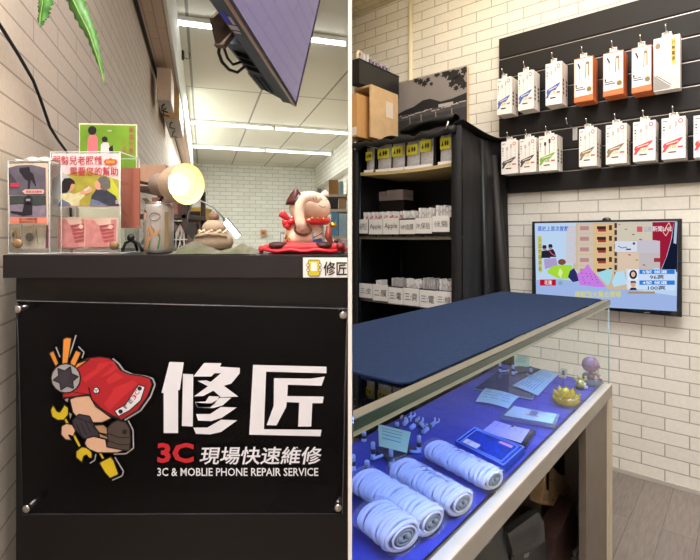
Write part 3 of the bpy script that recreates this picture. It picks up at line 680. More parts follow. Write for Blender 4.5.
part('arm', MB().tube([nc+ax*.005, p1, at(139, 182, 1.2), at(133, 188, 1.25), at(131, 215, 1.265), at(131, 250, 1.265)], .004, arm, 10), lm)
part('base', MB().lathe([(.03, 0), (.03, .008), (.012, .014), (.005, .016)], arm, (X(131, 1.265), 1.265, CT), n=24), lm)
part('arm', MB().tube([nc+ax*.03+V((0, 0, -.02)), at(157, 206, 1.16), at(152, 225, 1.22), at(140, 247, 1.24)], .0035, arm, 8), lm)
# --- jar
jc = V((X(159, 1.075), 1.075, CT)); jr = .0318
jm = mat('silver printed tin', 'b4b1ae', .28, .55, noise=.2, nscale=9)
jar = thing('drink_can', 'silver drink can printed with a green-clad figure, below the lit lamp', 'can', jc)
jh = Z(203, 1.075)-CT
part('body', MB().lathe([(.024, 0), (.0295, .004), (jr, .010), (jr, jh-.014), (.0290, jh-.005), (.0280, jh-.003)], jm, jc, n=32), jar)
part('lid', MB().lathe([(.0280, jh-.003), (.0292, jh-.001), (.0285, jh+.001), (.026, jh), (.0255, jh-.003), (.001, jh-.003)], steel, jc, n=32), jar)
part('ring_pull', MB().torus(jc+V((0, -.006, jh)), .007, .0011, steel, n=16), jar)
def JP(x, y, k=0):                                       # x in px across the can, y in px
    th = max(-1.4, min(1.4, (x-159)/14.2*1.35)); r = jr+.0003+k
    return V((jc.x+r*math.sin(th), jc.y-r*math.cos(th), Z(y, 1.06)))
b = MB(); grn = mat('can green', '3e6b45', .4); tnn = mat('can tan', 'a8805a', .4); pkk = mat('can pink', 'caa29a', .4)
b.art(JP, [(149, 213), (151, 209), (154, 213)], hair); b.disc(JP, 151, 216, 2.6, pkk, 1.5, 4); b.art(JP, [(147, 223), (152, 221), (158, 226), (156, 236), (148, 240)], grn)
b.art(JP, [(150, 250), (153, 238), (155, 226), (160, 229), (157, 240), (154, 249)], tnn, 2); b.art(JP, [(156, 226), (164, 230), (162, 236), (157, 236)], tnn, 2)
b.art(JP, [(155, 249), (156, 240), (163, 232), (164, 238), (163, 249)], grn, 1.6)
b.disc(JP, 160, 217, 4.2, mat('can dark grey', '77787a', .4), 1.2); b.disc(JP, 160, 217, 3.3, jm, 1.8); b.text(JP, 'BEER', 157.5, 215.5, 162.5, 218.5, mat('can dark grey', '77787a', .4), k=2.4) if False else None
b.rect(JP, 167, 212, 170, 248, mat('can dull gold', '8f7c56', .4), 1); b.rect(JP, 146.5, 234, 149, 248, mat('can dark grey', '77787a', .4), 1)
part('printed_artwork', b, jar)
# --- small things around the can
gl = clear('plain glass', (.95, .97, .97), 1.3, .03, 1, .12, 'ffffff')
tr = thing('wire_basket', 'small white wire basket beside the silver can', 'basket', (X(180, 1.1), 1.1, CT))
wwm = mat('white wire', 'e8e8ea', .35)
for k in range(6):
    th = k*PI/3+.4; cx0, cy0 = X(180, 1.1), 1.1
    part('wire', MB().tube([V((cx0+.012*math.cos(th+q*.3)*(1-.1*q), cy0+.016*math.sin(th+q*.3), CT+.001+q*.0115)) for q in range(5)]+[V((cx0, cy0, CT+.066))], .0016, wwm, 6), tr)
part('ring', MB().torus((X(180, 1.1), 1.1, CT+.0025), .0165, .0016, wwm, n=24), tr); part('ring', MB().torus((X(180, 1.1), 1.1, CT+.032), .0165, .0014, wwm, n=24), tr)
gt = thing('glass_tumbler', 'clear glass tumbler between the donation box and the silver can', 'glass', (X(134, 1.19), 1.19, CT))
part('bowl', MB().lathe([(.016, .0), (.020, .004), (.024, .062), (.0225, .062), (.018, .007), (.001, .006)], gl, (X(134, 1.19), 1.19, CT), n=24), gt)
mt = thing('mini_tripod', 'small black bendy phone tripod in front of the glass tumbler', 'tripod', (X(131, 1.12), 1.12, CT))
c = V((X(131, 1.12), 1.12, CT+.03)); rub = mat('black rubber', '0c0b0c', .5)
for dx, dy in ((-.016, -.006), (.026, -.002), (.004, .022)):
    part('leg', MB().tube([c, c+V((dx*.7, dy*.7, -.006)), c+V((dx*1.1, dy*1.1, -.026))], .0034, rub, 8), mt)
part('head', MB().ell(c+V((0, 0, .006)), (.009, .008, .009), rub), mt)
# --- storage rack and goods behind the counter (left)
YR = 2.2
rk = thing('storage_rack', 'dark storage rack standing behind the counter below the lamp', 'rack', (X(160, YR), YR+.1, 0))
dw = mat('dark brown wood', '4a3a36', .5)
x0, x1 = X(133, YR), X(186, YR)
for zz in (Z(186, YR), Z(214, YR), Z(247, YR), .5):
    part('shelf', MB().box((x0, YR, zz-.022), (x1, YR+.3, zz), dw, .002), rk)
for xx in (x0, x1-.02):
    for yy in (YR, YR+.28): part('post', MB().box((xx, yy, 0), (xx+.02, yy+.02, Z(186, YR)), dw), rk)
part('brace', MB().prism([at(141, 198, YR), at(146, 198, YR), at(196, 243, YR), at(190, 246, YR)], (0, .012, 0), mat('taupe board', '6b5850', .5)), rk)
solo('cardboard_box', MB().box((X(136, YR), YR+.02, Z(186, YR)), (X(164, YR), YR+.22, Z(164, YR)), mat('pinkish cardboard', 'd9ae93', .6, noise=.08), .003), 'pinkish tan box on top of the dark rack behind the lamp', 'box')
solo('parcel', MB().box((X(150, YR), YR+.02, Z(214, YR)), (X(176, YR), YR+.2, Z(197, YR)), mat('brown paper', '8b6156', .6), .003), 'reddish brown parcel on the upper shelf of the dark rack', 'parcel')
solo('black_case', MB().box((X(160, YR), YR+.02, Z(247, YR)), (X(183, YR), YR+.2, Z(221, YR)), mat('black plastic', '141316', .4), .004), 'black case on the middle shelf of the dark rack behind the can', 'case')
YT = 2.6
tb = thing('side_table', 'low table of goods right of the dark rack, mostly hidden by the counter', 'table', (X(198, YT), YT+.1, 0))
tz = Z(236, YT)
part('table_top', MB().box((X(184, YT), YT, tz-.02), (X(213, YT), YT+.3, tz), mat('white laminate', 'd8d4cc', .4), .002), tb)
for xx in (X(185, YT), X(211, YT)):
    for yy in (YT+.02, YT+.27): part('leg', MB().box((xx, yy, 0), (xx+.02, yy+.02, tz-.02), steel), tb)
solo('goods_box', MB().box((X(184, YT), YT+.03, tz), (X(196, YT), YT+.2, Z(219, YT)), mat('dull red card', '9c4a55', .5), .003), 'dull red box on the low table behind the lamp', 'box')
solo('goods_box', MB().box((X(197, YT), YT+.03, tz), (X(210, YT), YT+.15, Z(224, YT)), mat('white card', 'dcd7d2', .5), .003), 'white box on the low table behind the grey figurine', 'box')
solo('goods_box', MB().box((X(185.5, YT), YT+.04, Z(219, YT)), (X(201, YT), YT+.2, Z(207, YT)), mat('yellow card', 'd0b04a', .5), .003).box((X(184, YT), YT+.035, Z(219, YT)+.008), (X(198, YT), YT+.039, Z(211, YT)), mat('dark card', '3f3a44', .5)), 'yellow box with dark front stacked on the dull red box', 'box')
# --- green cloth
def clothtop(u, v):
    x = 180+82*u; ridge = 11*math.exp(-((x-200)/17)**2)+7*math.exp(-((x-243)/13)**2)+3.2*math.exp(-((x-184)/7)**2)+1.2*math.sin(x*.5)*.5
    e = max(0, min(1, min(u, 1-u)*9)); h = (ridge*.0023+.002)*e
    vv = math.sin(PI*min(1, max(0, v)))**.6
    return V((X(x, 1.09), 1.012+.15*v, CT+.0015+max(0, h*vv*(1+.12*math.sin(9*v+u*12)))))
gc = mat('olive cloth', '4c5038', .95, noise=.3, nscale=45, bump=.6, sheen=.5)
solo('green_cloth', MB().grid(clothtop, 60, 14, gc), 'crumpled olive green cloth on the counter under the grey figurine', 'cloth')
# --- stone figurine
YF = 1.09; fc = V((X(213.5, YF), YF, 0)); s = YF/F
st_ = mat('beige stoneware', 'a2917e', .75, noise=.15, nscale=120, bump=.3); st2 = mat('brown stoneware', '7d6452', .7, noise=.15, nscale=90)
fg = thing('figurine', 'squat beige stoneware figurine with a topknot on the green cloth', 'figurine', (fc.x, fc.y, Z(250, YF)))
zb = Z(250, YF)
part('body', MB().lathe([(.02, 0), (.040, .004), (.046, .016), (.044, .028), (.033, .040), (.018, .044)], st_, (fc.x, fc.y, zb), n=32, sy=.8), fg)
part('head', MB().lathe([(.012, .0), (.024, .003), (.0268, .010), (.0235, .020), (.014, .0285), (.003, .031)], st_, (fc.x, fc.y, zb+.0395), n=28, sy=.85), fg)
part('topknot', MB().ell((fc.x+.001, fc.y, zb+.0765), (.0125, .010, .0115), st2), fg)
b = MB()
for k in range(14):
    th = PI*(1.08+.84*k/13); b.ell((fc.x+.032*math.cos(th), fc.y+.026*math.sin(th), zb+.042+.003*math.sin(k*2.1)), (.004, .004, .0032), mat('light beads', 'd8c3a8', .5, noise=.3, nscale=300), n=8)
part('bead_necklace', b, fg)
part('arm', MB().tube([(fc.x+.035, fc.y-.02, zb+.030), (fc.x+.02, fc.y-.034, zb+.036), (fc.x, fc.y-.037, zb+.037)], .004, st_, 8), fg); part('arm', MB().tube([(fc.x-.035, fc.y-.02, zb+.030), (fc.x-.02, fc.y-.034, zb+.034), (fc.x, fc.y-.037, zb+.037)], .004, st_, 8), fg)
# --- LED lamp
ll = thing('led_desk_lamp', 'thin grey desk lamp with a lit white LED head, behind the grey figurine', 'lamp', (X(186, 1.26), 1.26, CT))
gm_ = mat('grey metal', '7e8084', .35, .6)
part('base', MB().lathe([(.022, 0), (.022, .006), (.006, .010)], gm_, (X(186, 1.26), 1.26, CT), n=24), ll)
part('arm', MB().tube([at(186, 250, 1.26), at(188, 215, 1.26), at(194, 198, 1.26), at(203, 202, 1.26), at(213, 207, 1.26), at(219, 213, 1.26), at(226, 221, 1.26)], .0022, gm_, 8), ll)
hd0, hd1 = at(225, 220, 1.26), at(238.5, 236.5, 1.26); dd = (hd1-hd0)
part('head', MB().tube([hd0-dd*.1, hd0, hd1, hd1+dd*.03], [.004, .0085, .0085, .007], gm_, 14).xf(Matrix.Translation((0, .004, .002))), ll)
part('led_bar', MB().tube([hd0+dd*.08+V((0, -.004, -.001)), hd1+V((0, -.004, -.001))], .0075, glow('led white', 'f4fbff', 8), 14), ll, 'lit white LED bar')
# --- cushion and beckoning cat
YC = 1.12
cu = thing('cushion', 'red brocade cushion with dark brown patches under the beckoning cat', 'cushion', (X(304, YC), YC, CT))
crd = mat('red brocade', 'b81e2c', .6, noise=.35, nscale=60, sheen=.3, bump=.3); cdk = mat('dark brown brocade', '3d1512', .6, noise=.3, nscale=80)
cz = CT+.0135
part('pad', MB().ell((X(303.5, YC), YC, cz), (.093, .075, .0125), crd, n=40, squ=.6), cu)
def cpatch(cx, wpx, m, yo=-1, zo=.0):
    b = MB(); x = X(cx, YC)
    return b.ell((x, YC+yo*.045, cz+.0055+zo), (wpx/F*YC/2, .032, .0085), m, n=20, squ=.7)
part('brocade_patch', cpatch(282, 19, cdk), cu); part('brocade_patch', cpatch(325, 17, cdk), cu); part('brocade_patch', cpatch(341, 8, mat('deep red brocade', '7d1a22', .6), zo=-.002), cu)
part('piping', MB().tube([V((X(262.5+84*k/16, YC), YC-.076+.01*abs(k/8-1)**6*6, CT+.008+.002*math.sin(k*1.3))) for k in range(17)], .0042, mat('bright red piping', 'd4202f', .5), 8), cu)
for k, px in enumerate((263, 346)): part('tassel', MB().ell((X(px, YC)+(.004 if k == 0 else -.006), YC-.045, CT+.010), (.007, .008, .009), crd, n=12), cu)
ct = thing('beckoning_cat', 'white beckoning cat figurine with a raised paw and red collar on the red cushion', 'figurine', (X(303, YC), YC, CT+.024))
cw = mat('cream ceramic', 'efd6c2', .22, noise=.02, coat=.5); cwb = mat('dark maroon ceramic', '4a120f', .2, coat=.5); crm = mat('red ceramic', 'c2202c', .3, coat=.3, noise=.3, nscale=90); gold = mat('gold', 'c9a33a', .25, .9)
zb = CT+.022; bx, by = X(304, YC), YC
part('body', MB().lathe([(.030, 0), (.049, .003), (.0495, .014), (.045, .030), (.038, .046), (.029, .060), (.022, .070), (.018, .076)], cw, (bx, by, zb), n=36, sy=.8), ct)
hc = V((X(309.5, YC), YC+.006, Z(207.5, YC)))
part('head', MB().ell(hc, (.050, .038, .040), cw, n=32), ct)
def ear(cx, top, wpx, m, y_):
    b = MB(); base = V((X(cx, y_), y_, Z(top+17, y_))); return b.lathe([(.016*wpx/14, 0), (.0145*wpx/14, .012), (.0095*wpx/14, .026), (.003, .038), (.0008, .041)], m, base, (.10, 0, 1), 20, sx=1, sy=.55)
er_ = part('ear', ear(294.5, 188, 19, cwb, YC-.016), ct, 'dark maroon ear'); part('ear_lining', MB().lathe([(.009, 0), (.007, .012), (.002, .024)], mat('slate ear lining', '4d5264', .3), (X(298, YC-.03), YC-.030, Z(204.5, YC-.03)), (.1, 0, 1), 16, sy=.3), er_)
part('ear', MB().lathe([(.014, 0), (.010, .008), (.002, .016)], cw, (X(323, YC), YC+.012, Z(196, YC)), (.35, 0, 1), 16, sy=.5), ct)
ya_ = YC-.050
pts = [(303, 230), (300, 222), (299, 213), (300, 205), (304, 198.5), (310, 196), (317, 198)]
part('raised_arm', MB().tube([at(x, y, ya_) for x, y in pts], [.0125, .0125, .012, .0118, .0115, .0118, .011], cw, 16).ell(at(316.5, 198.5, ya_), (.012, .011, .010), cw), ct, 'raised beckoning arm')
part('sleeve_ring', MB().torus(at(303, 229, ya_+.004), .0185, .0032, mat('brown ceramic', '6b3a20', .3, coat=.4), (0, 1, 0), 28, sx=.75), ct)
co_ = part('collar', MB().torus((hc.x+.003, hc.y-.004, Z(220, YC)), .040, .0085, crm, (.05, -.1, 1), 32, 10, sy=1), ct, 'red collar with gold marks')
b = MB()
for k in range(5): b.ell((hc.x-.016+.013*k, hc.y-.052+.002*abs(k-2)**1.5*1.4, Z(219, YC)+.001*math.sin(k*3)), (.0035, .002, .0028), gold, n=10)
part('gold_mark', b, co_)
k0 = at(291, 222, YC-.03); b = MB().ell(k0, (.010, .007, .008), crm, n=14)
for dx_, dz_ in ((-.024, .022), (-.020, -.004), (-.012, -.016)):
    tip = k0+V((dx_, -.002, dz_)); dd_ = (tip-k0); L1 = dd_.length; b.lathe([(.003, 0), (.007, L1*.5), (.0095, L1*.92), (.006, L1)], crm, k0, dd_, 14, sy=.5)
part('bow', b, ct, 'red bow')
part('bell', MB().ell(at(333, 225, YC-.03), (.0085, .008, .0068), gold).torus(at(333, 225, YC-.03), .0083, .0012, gold), ct, 'gold bell')
part('ribbon', MB().tube([at(329, 226, YC-.034), at(328, 236, YC-.036), at(332, 246, YC-.036)], [.006, .008, .005], mat('patterned ribbon', '8c3a2e', .5, noise=.5, nscale=120), 8), ct)
def CB(x, y, k=0):
    hz = max(0, Z(y, YC-.04)-zb); r = (.0495-(.0495-.022)*max(0, hz-.016)/.054)+.0022+k; xx = X(x, YC)-bx; yy = -math.sqrt(max(1e-6, (r*r-min(xx*xx, r*r*.96))))*.8
    return V((bx+xx, by+yy-.0015, Z(y, YC-.04)))
b = MB(); blu = mat('cobalt glaze', '3c5f9e', .3); blk_ = mat('pale blue glaze', '9fb4d0', .3)
b.art(CB, [(313, 233), (318, 229), (324, 234), (323, 245), (315, 246)], blk_, 1); b.art(CB, [(314, 240), (322, 238), (324, 245), (315, 246)], blu, 2); b.line(CB, [(314, 238), (323, 233)], .7, ink, 3)
for (x, y, m) in ((287, 238, gold), (289, 241, redv), (291, 239, gold), (285.5, 243, blu), (290, 244, gold), (288, 236, gold)): b.disc(CB, x, y, 1.3, m, 1)
part('painted_motif', b, ct)
def HC(x, y, k=0):
    dx, dz = (X(x, YC)-hc.x)/.050, (Z(y, YC)-hc.z)/.040; q = max(.02, 1-dx*dx-dz*dz); return V((X(x, YC), hc.y-.038*math.sqrt(q)-.0006-k, Z(y, YC)))
b = MB()
for ln in ([(320, 206), (323, 208), (326, 207)], [(318, 200), (320, 202), (319, 204)], [(322, 199), (323, 202)], [(325, 201), (328, 199)]): b.line(HC, ln, .45, ink)
part('face_lines', b, ct)
part('paw_lines', MB().line(PF(ya_-.0115), [(313, 197), (314, 200)], .5, ink).line(PF(ya_-.0115), [(316, 197), (316.5, 200)], .5, ink), ct)
part('tail', MB().tube([at(322, 248, YC+.035), at(334, 246, YC+.03), at(337, 240, YC+.02)], .006, cwb, 10), ct)
solo('card_holder', MB().box(tuple(at(280, 256, 1.22)), tuple(V((X(284.5, 1.22), 1.225, Z(232, 1.22)))), mat('grey green frame', '8b9a98', .4), .001).box(tuple(at(281, 254, 1.2195)), tuple(V((X(283.5, 1.2195), 1.2197, Z(234, 1.2195)))), mat('pale insert', 'cfd6d8', .4)), 'slim grey-green card holder just left of the beckoning cat', 'card holder')
# --- goods shelf at the right, far behind the cat
YH = 3.0
hs = thing('wall_shelf_unit', 'white shelf unit of goods behind the beckoning cat', 'shelf', (X(335, YH), YH+.15, 0))
xa, xb = X(321, YH), X(347.3, YH)
lamw = mat('pale laminate', 'cfc7b8', .5)
for py in (194, 209, 236, 252): part('shelf', MB().box((xa, YH, Z(py, YH)-.018), (xb, YH+.3, Z(py, YH)), lamw, .001), hs)
for xx in (xa, ): part('side_panel', MB().box((xa-.018, YH+.22, 0), (xa, YH+.3, Z(194, YH)), lamw), hs)
part('side_panel', MB().box((xb-.004, YH+.02, 0), (xb, YH+.3, Z(178, YH)), lamw), hs)
def gbox(x0, x1, yt, yb, m, label, name='goods_box', dy=0, cat='box', Yk=YH):
    solo(name, MB().box((X(x0, Yk), Yk+.012+dy, Z(yb, Yk)), (X(x1, Yk), Yk+.2+dy, Z(yt, Yk)), m, .003), label, cat)
gbox(328.5, 338, 179.5, 194, mat('cardboard', 'b48a4e', .7, noise=.1), 'brown cardboard box on top of the shelf behind the cat', 'cardboard_box')
gbox(339, 343, 181, 194, mat('pale teal', '9cc3c6', .5), 'pale teal packet beside the cardboard box behind the cat', 'packet')
gbox(338.5, 346.2, 196, 209, mat('light wood', 'b3936c', .6, noise=.12), 'light wooden box on the second shelf behind the cat')
gbox(327.5, 337.5, 198.5, 209, mat('black plastic', '141316', .4), 'black box left of the light wooden box behind the cat')
bc = mat('sky blue box', '6fb0d6', .4, noise=.25, nscale=30); bc2 = mat('pale blue box', 'a9cfe6', .4, noise=.2, nscale=30); lil = mat('lilac white box', 'd5cfe2', .4)
gbox(331, 338, 211.5, 236, bc, 'sky blue box on the third shelf behind the cat, left one'); gbox(338.5, 346.4, 214, 236, bc2, 'pale blue box on the third shelf behind the cat, right one')
gbox(335, 340, 238.5, 252, lil, 'lilac white box on the lowest visible shelf behind the cat, left one'); gbox(340.6, 346.4, 239.5, 252, mat('pink white box', 'e2d2d6', .4), 'pinkish white box on the lowest visible shelf behind the cat, right one')
# --- hanging screen
P0 = at(296, 106, 2.2); e1v = V((.062, 1, 0)).normalized(); e2v = V((.226, -.014, .974)).normalized(); nv = e1v.cross(e2v).normalized()   # e1 away, e2 up, nv towards the aisle
if nv.x < 0: nv = -nv
hv = thing('hanging_television', 'large television hanging from the ceiling, tilted down towards the aisle', 'television', P0-e1v*.55)
def T(a, u, d): return P0-e1v*a+e2v*u+nv*d                # a along the lower edge, u up, d out of the screen
def tb(a0, a1, u0, u1, d0, d1, m): 
    b = MB(); vs = [T(a, u, d) for u in (u0, u1) for d in (d0, d1) for a in (a0, a1)]
    return b.add(vs, [(0, 2, 3, 1), (4, 5, 7, 6), (0, 1, 5, 4), (2, 6, 7, 3), (0, 4, 6, 2), (1, 3, 7, 5)], m)
bp_ = mat('television black', '19181c', .4); bpg = mat('television slate back', '566474', .55, spec=.2)
TL_, TH_ = 1.13, .65
b = MB()
for args in ((0, TL_, 0, .012, -.02, .002), (0, TL_, TH_-.012, TH_, -.02, .002), (0, .012, 0, TH_, -.02, .002), (TL_-.012, TL_, 0, TH_, -.02, .002)):
    q = tb(*args, bp_); b.add(q.v, q.f, bp_)
part('bezel', b, hv)
scr = bpy.data.materials.new('glossy screen with painted lilac reflection'); scr.use_nodes = True
n_ = scr.node_tree.nodes; pb = n_['Principled BSDF']; pb.inputs['Base Color'].default_value = srgb('151022')+(1,); pb.inputs['Roughness'].default_value = .06
pb.inputs['Emission Color'].default_value = srgb('a99ac8')+(1,); pb.inputs['Emission Strength'].default_value = .42; pb.inputs['Specular IOR Level'].default_value = 1.0; pb.inputs['IOR'].default_value = 2.0  # weak lilac emission stands in for the wall reflected in the dark screen
part('screen', tb(.012, TL_-.012, .012, TH_-.012, -.01, -.001, scr), hv, 'glossy screen with painted lilac reflection')
part('lower_trim', tb(0, TL_, -.004, .0, -.01, .001, mat('rose gold trim', 'a08478', .3, .7)), hv, 'thin rose gold trim')
part('back_cover', tb(.02, TL_-.02, .0, TH_-.02, -.06, -.02, bpg), hv)
bb = MB(); vs = [T(a, u, d) for (a, u, d) in ((.05, .004, -.06), (.66, .004, -.06), (.66, .40, -.06), (.05, .40, -.06), (.12, .014, -.14), (.62, .014, -.14), (.62, .34, -.14), (.12, .34, -.14))]
bb.add(vs, [(0, 1, 2, 3), (4, 7, 6, 5), (0, 4, 5, 1), (1, 5, 6, 2), (2, 6, 7, 3), (3, 7, 4, 0)], bpg)
hump = part('connection_housing', bb, hv)
TU = lambda a, d, k=0: T(a, .0, d)-e2v*(.0006+k)
b = MB(); vm = mat('vent black', '030304', .9, spec=.05)
def TQ(a, d, k=0): return T(a, .004+.010*(-d-.06)/.10, d)-e2v*(.005+k)
for i in range(12):
    for j in range(3): b.add([TQ(.14+i*.018, -.072-j*.025), TQ(.152+i*.018, -.072-j*.025), TQ(.152+i*.018, -.090-j*.025), TQ(.14+i*.018, -.090-j*.025)], [(0, 1, 2, 3)], vm)
part('vent_grille', b, hump); b = MB()
for i in range(3): b.add([TQ(.40+i*.07, -.068), TQ(.455+i*.07, -.068), TQ(.455+i*.07, -.118), TQ(.40+i*.07, -.118)], [(0, 1, 2, 3)], vm)
part('vent_opening', b, hump)
b = MB(); lb = mat('label white', 'c9c4d6', .5); lbl = mat('label blue', '2a35d8', .5)
for (a0_, a1_, d0_, d1_, m) in ((.80, .83, -.026, -.055, lb), (.84, .89, -.026, -.036, lb), (.84, .91, -.038, -.055, lbl), (.775, .79, -.03, -.05, lb)): b.add([TU(a0_, d0_, .002), TU(a1_, d0_, .002), TU(a1_, d1_, .002), TU(a0_, d1_, .002)], [(0, 1, 2, 3)], m)
part('sticker', b, hv, 'blue and white sticker')
bk = mat('bracket bronze', '5a4c42', .5, .4)
part('wall_bracket', MB().prism([T(.68, .1, -.055), T(.80, .1, -.055), T(.80, .02, -.115), T(.73, -.03, -.11)], (-.012, 0, 0), bk).prism([T(.67, .1, -.055), T(.70, .1, -.055), T(.70, -.02, -.11), T(.67, -.02, -.11)], (-.03, 0, .0), bk), hv)
part('hanging_pole', MB().tube([T(.55, .3, -.12), V((T(.55, .3, -.12).x, T(.55, .3, -.12).y, ZC))], .02, bk, 12).box(tuple(T(.55, .3, -.12)+V((-.05, -.05, -.02))), tuple(T(.55, .3, -.12)+V((.06, .05, .03))), bk), hv)
part('cable', MB().tube([T(.64, .10, -.06), T(.64, .05, -.12), T(.62, .02, -.155), T(.58, -.01, -.17), T(.53, -.025, -.172), T(.47, -.03, -.165), T(.42, -.02, -.15), T(.40, .02, -.13)], .006, rub, 8).tube([T(.67, .10, -.06), T(.66, .05, -.105), T(.63, .02, -.14), T(.58, .005, -.152), T(.53, -.008, -.155), T(.48, -.012, -.15), T(.44, .02, -.13)], .005, rub, 8), hv)
# ============================================================ RIGHT SHOP
RL = {}
def rthing(name, label, cat, a, b, z, group=None, rz=0):
    return thing(name, label, cat, RW(a, b, z), RA+rz, group)
def rp(name, mb, root, label=None, kind=None): return part(name, mb.xf(RM), root, label, kind=kind)      # mb in shop coordinates (a, b, z)
def rsolo(name, mb, label, cat, group=None, kind=None):
    mb.xf(RM); xs = [p.x for p in mb.v]; ys = [p.y for p in mb.v]; zs = [p.z for p in mb.v]
    return solo(name, mb, label, cat, group, kind, rz=RA, loc=((min(xs)+max(xs))/2, (min(ys)+max(ys))/2, min(zs)))
def quadR(x0, x1, yt, yb, b):                            # photo rectangle -> a0,a1,z0,z1 on plane b
    a0, zt0 = R(x0, yt, b); a1, zt1 = R(x1, yt, b); _, zb0 = R(x0, yb, b); _, zb1 = R(x1, yb, b)
    return a0, a1, zb0, zt0
cream = mat('pack white', 'eee6dd', .45, noise=.02)
# ---- slat wall
SB = 2.79
aL, zT = R(499, 39, SB); _, zB = R(500, 193.5, SB)
sw = rthing('slatwall_board', 'black slatwall display board on the right brick wall above the small television', 'display board', aL+.6, bR, zB)
sl = mat('black slatwall', '15110f', .55, spec=.3, noise=.12, nscale=12); al = mat('aluminium rail', '9d968e', .35, .8); groove = mat('groove dark', '15110f', .8)
aR_ = .72
zs_ = [zT-.127-.119*k for k in range(7)]
b = MB(); top = zT
for k, zz in enumerate(zs_+[None]):
    lo = zz+.006 if zz else zB
    b.box((aL, SB, lo), (aR_, bR-.003, top), sl, .001); top = (zz or 0)-.006
rp('slat_panel', b, sw)
for zz in zs_:
    rp('slot_rail', MB().box((aL, SB+.001, zz-.0055), (aR_, SB+.004, zz-.0015), al).box((aL, SB+.006, zz-.006), (aR_, bR-.003, zz+.006), groove), sw)
# ---- hooks with hanging packs
wire = mat('chrome wire', 'c9c7c4', .2, 1)
inkb = mat('print black', '2a2626', .5); inkr = mat('print red', 'd2434a', .5, noise=.02); inkg = mat('print grey', 'b9b2ac', .5); inkblue = mat('print blue', '4a63a8', .5); inky = mat('print yellow', 'd9b63a', .5); inkgr = mat('print green', '7cab33', .5); inkbr = mat('print bronze', '8b765a', .5); inkor = mat('pack orange', 'd5743f', .5, noise=.03); inkgo = mat('print gold', '8a6a30', .5)
PF1 = 2.655
def hook(a, zz, front, label):
    t = rthing('display_hook', label, 'hook', a, SB, zz-.02, 'chrome hooks on the slatwall')
    rp('back_plate', MB().box((a-.012, SB-.003, zz-.075), (a+.012, SB, zz-.008), mat('clear grey plate', 'b9b5ae', .3)), t)
    rp('prong', MB().tube([(a, SB-.003, zz-.012), (a, front-.01, zz-.012), (a, front-.03, zz+.0), (a, front-.036, zz+.016)], .0026, wire, 8), t)
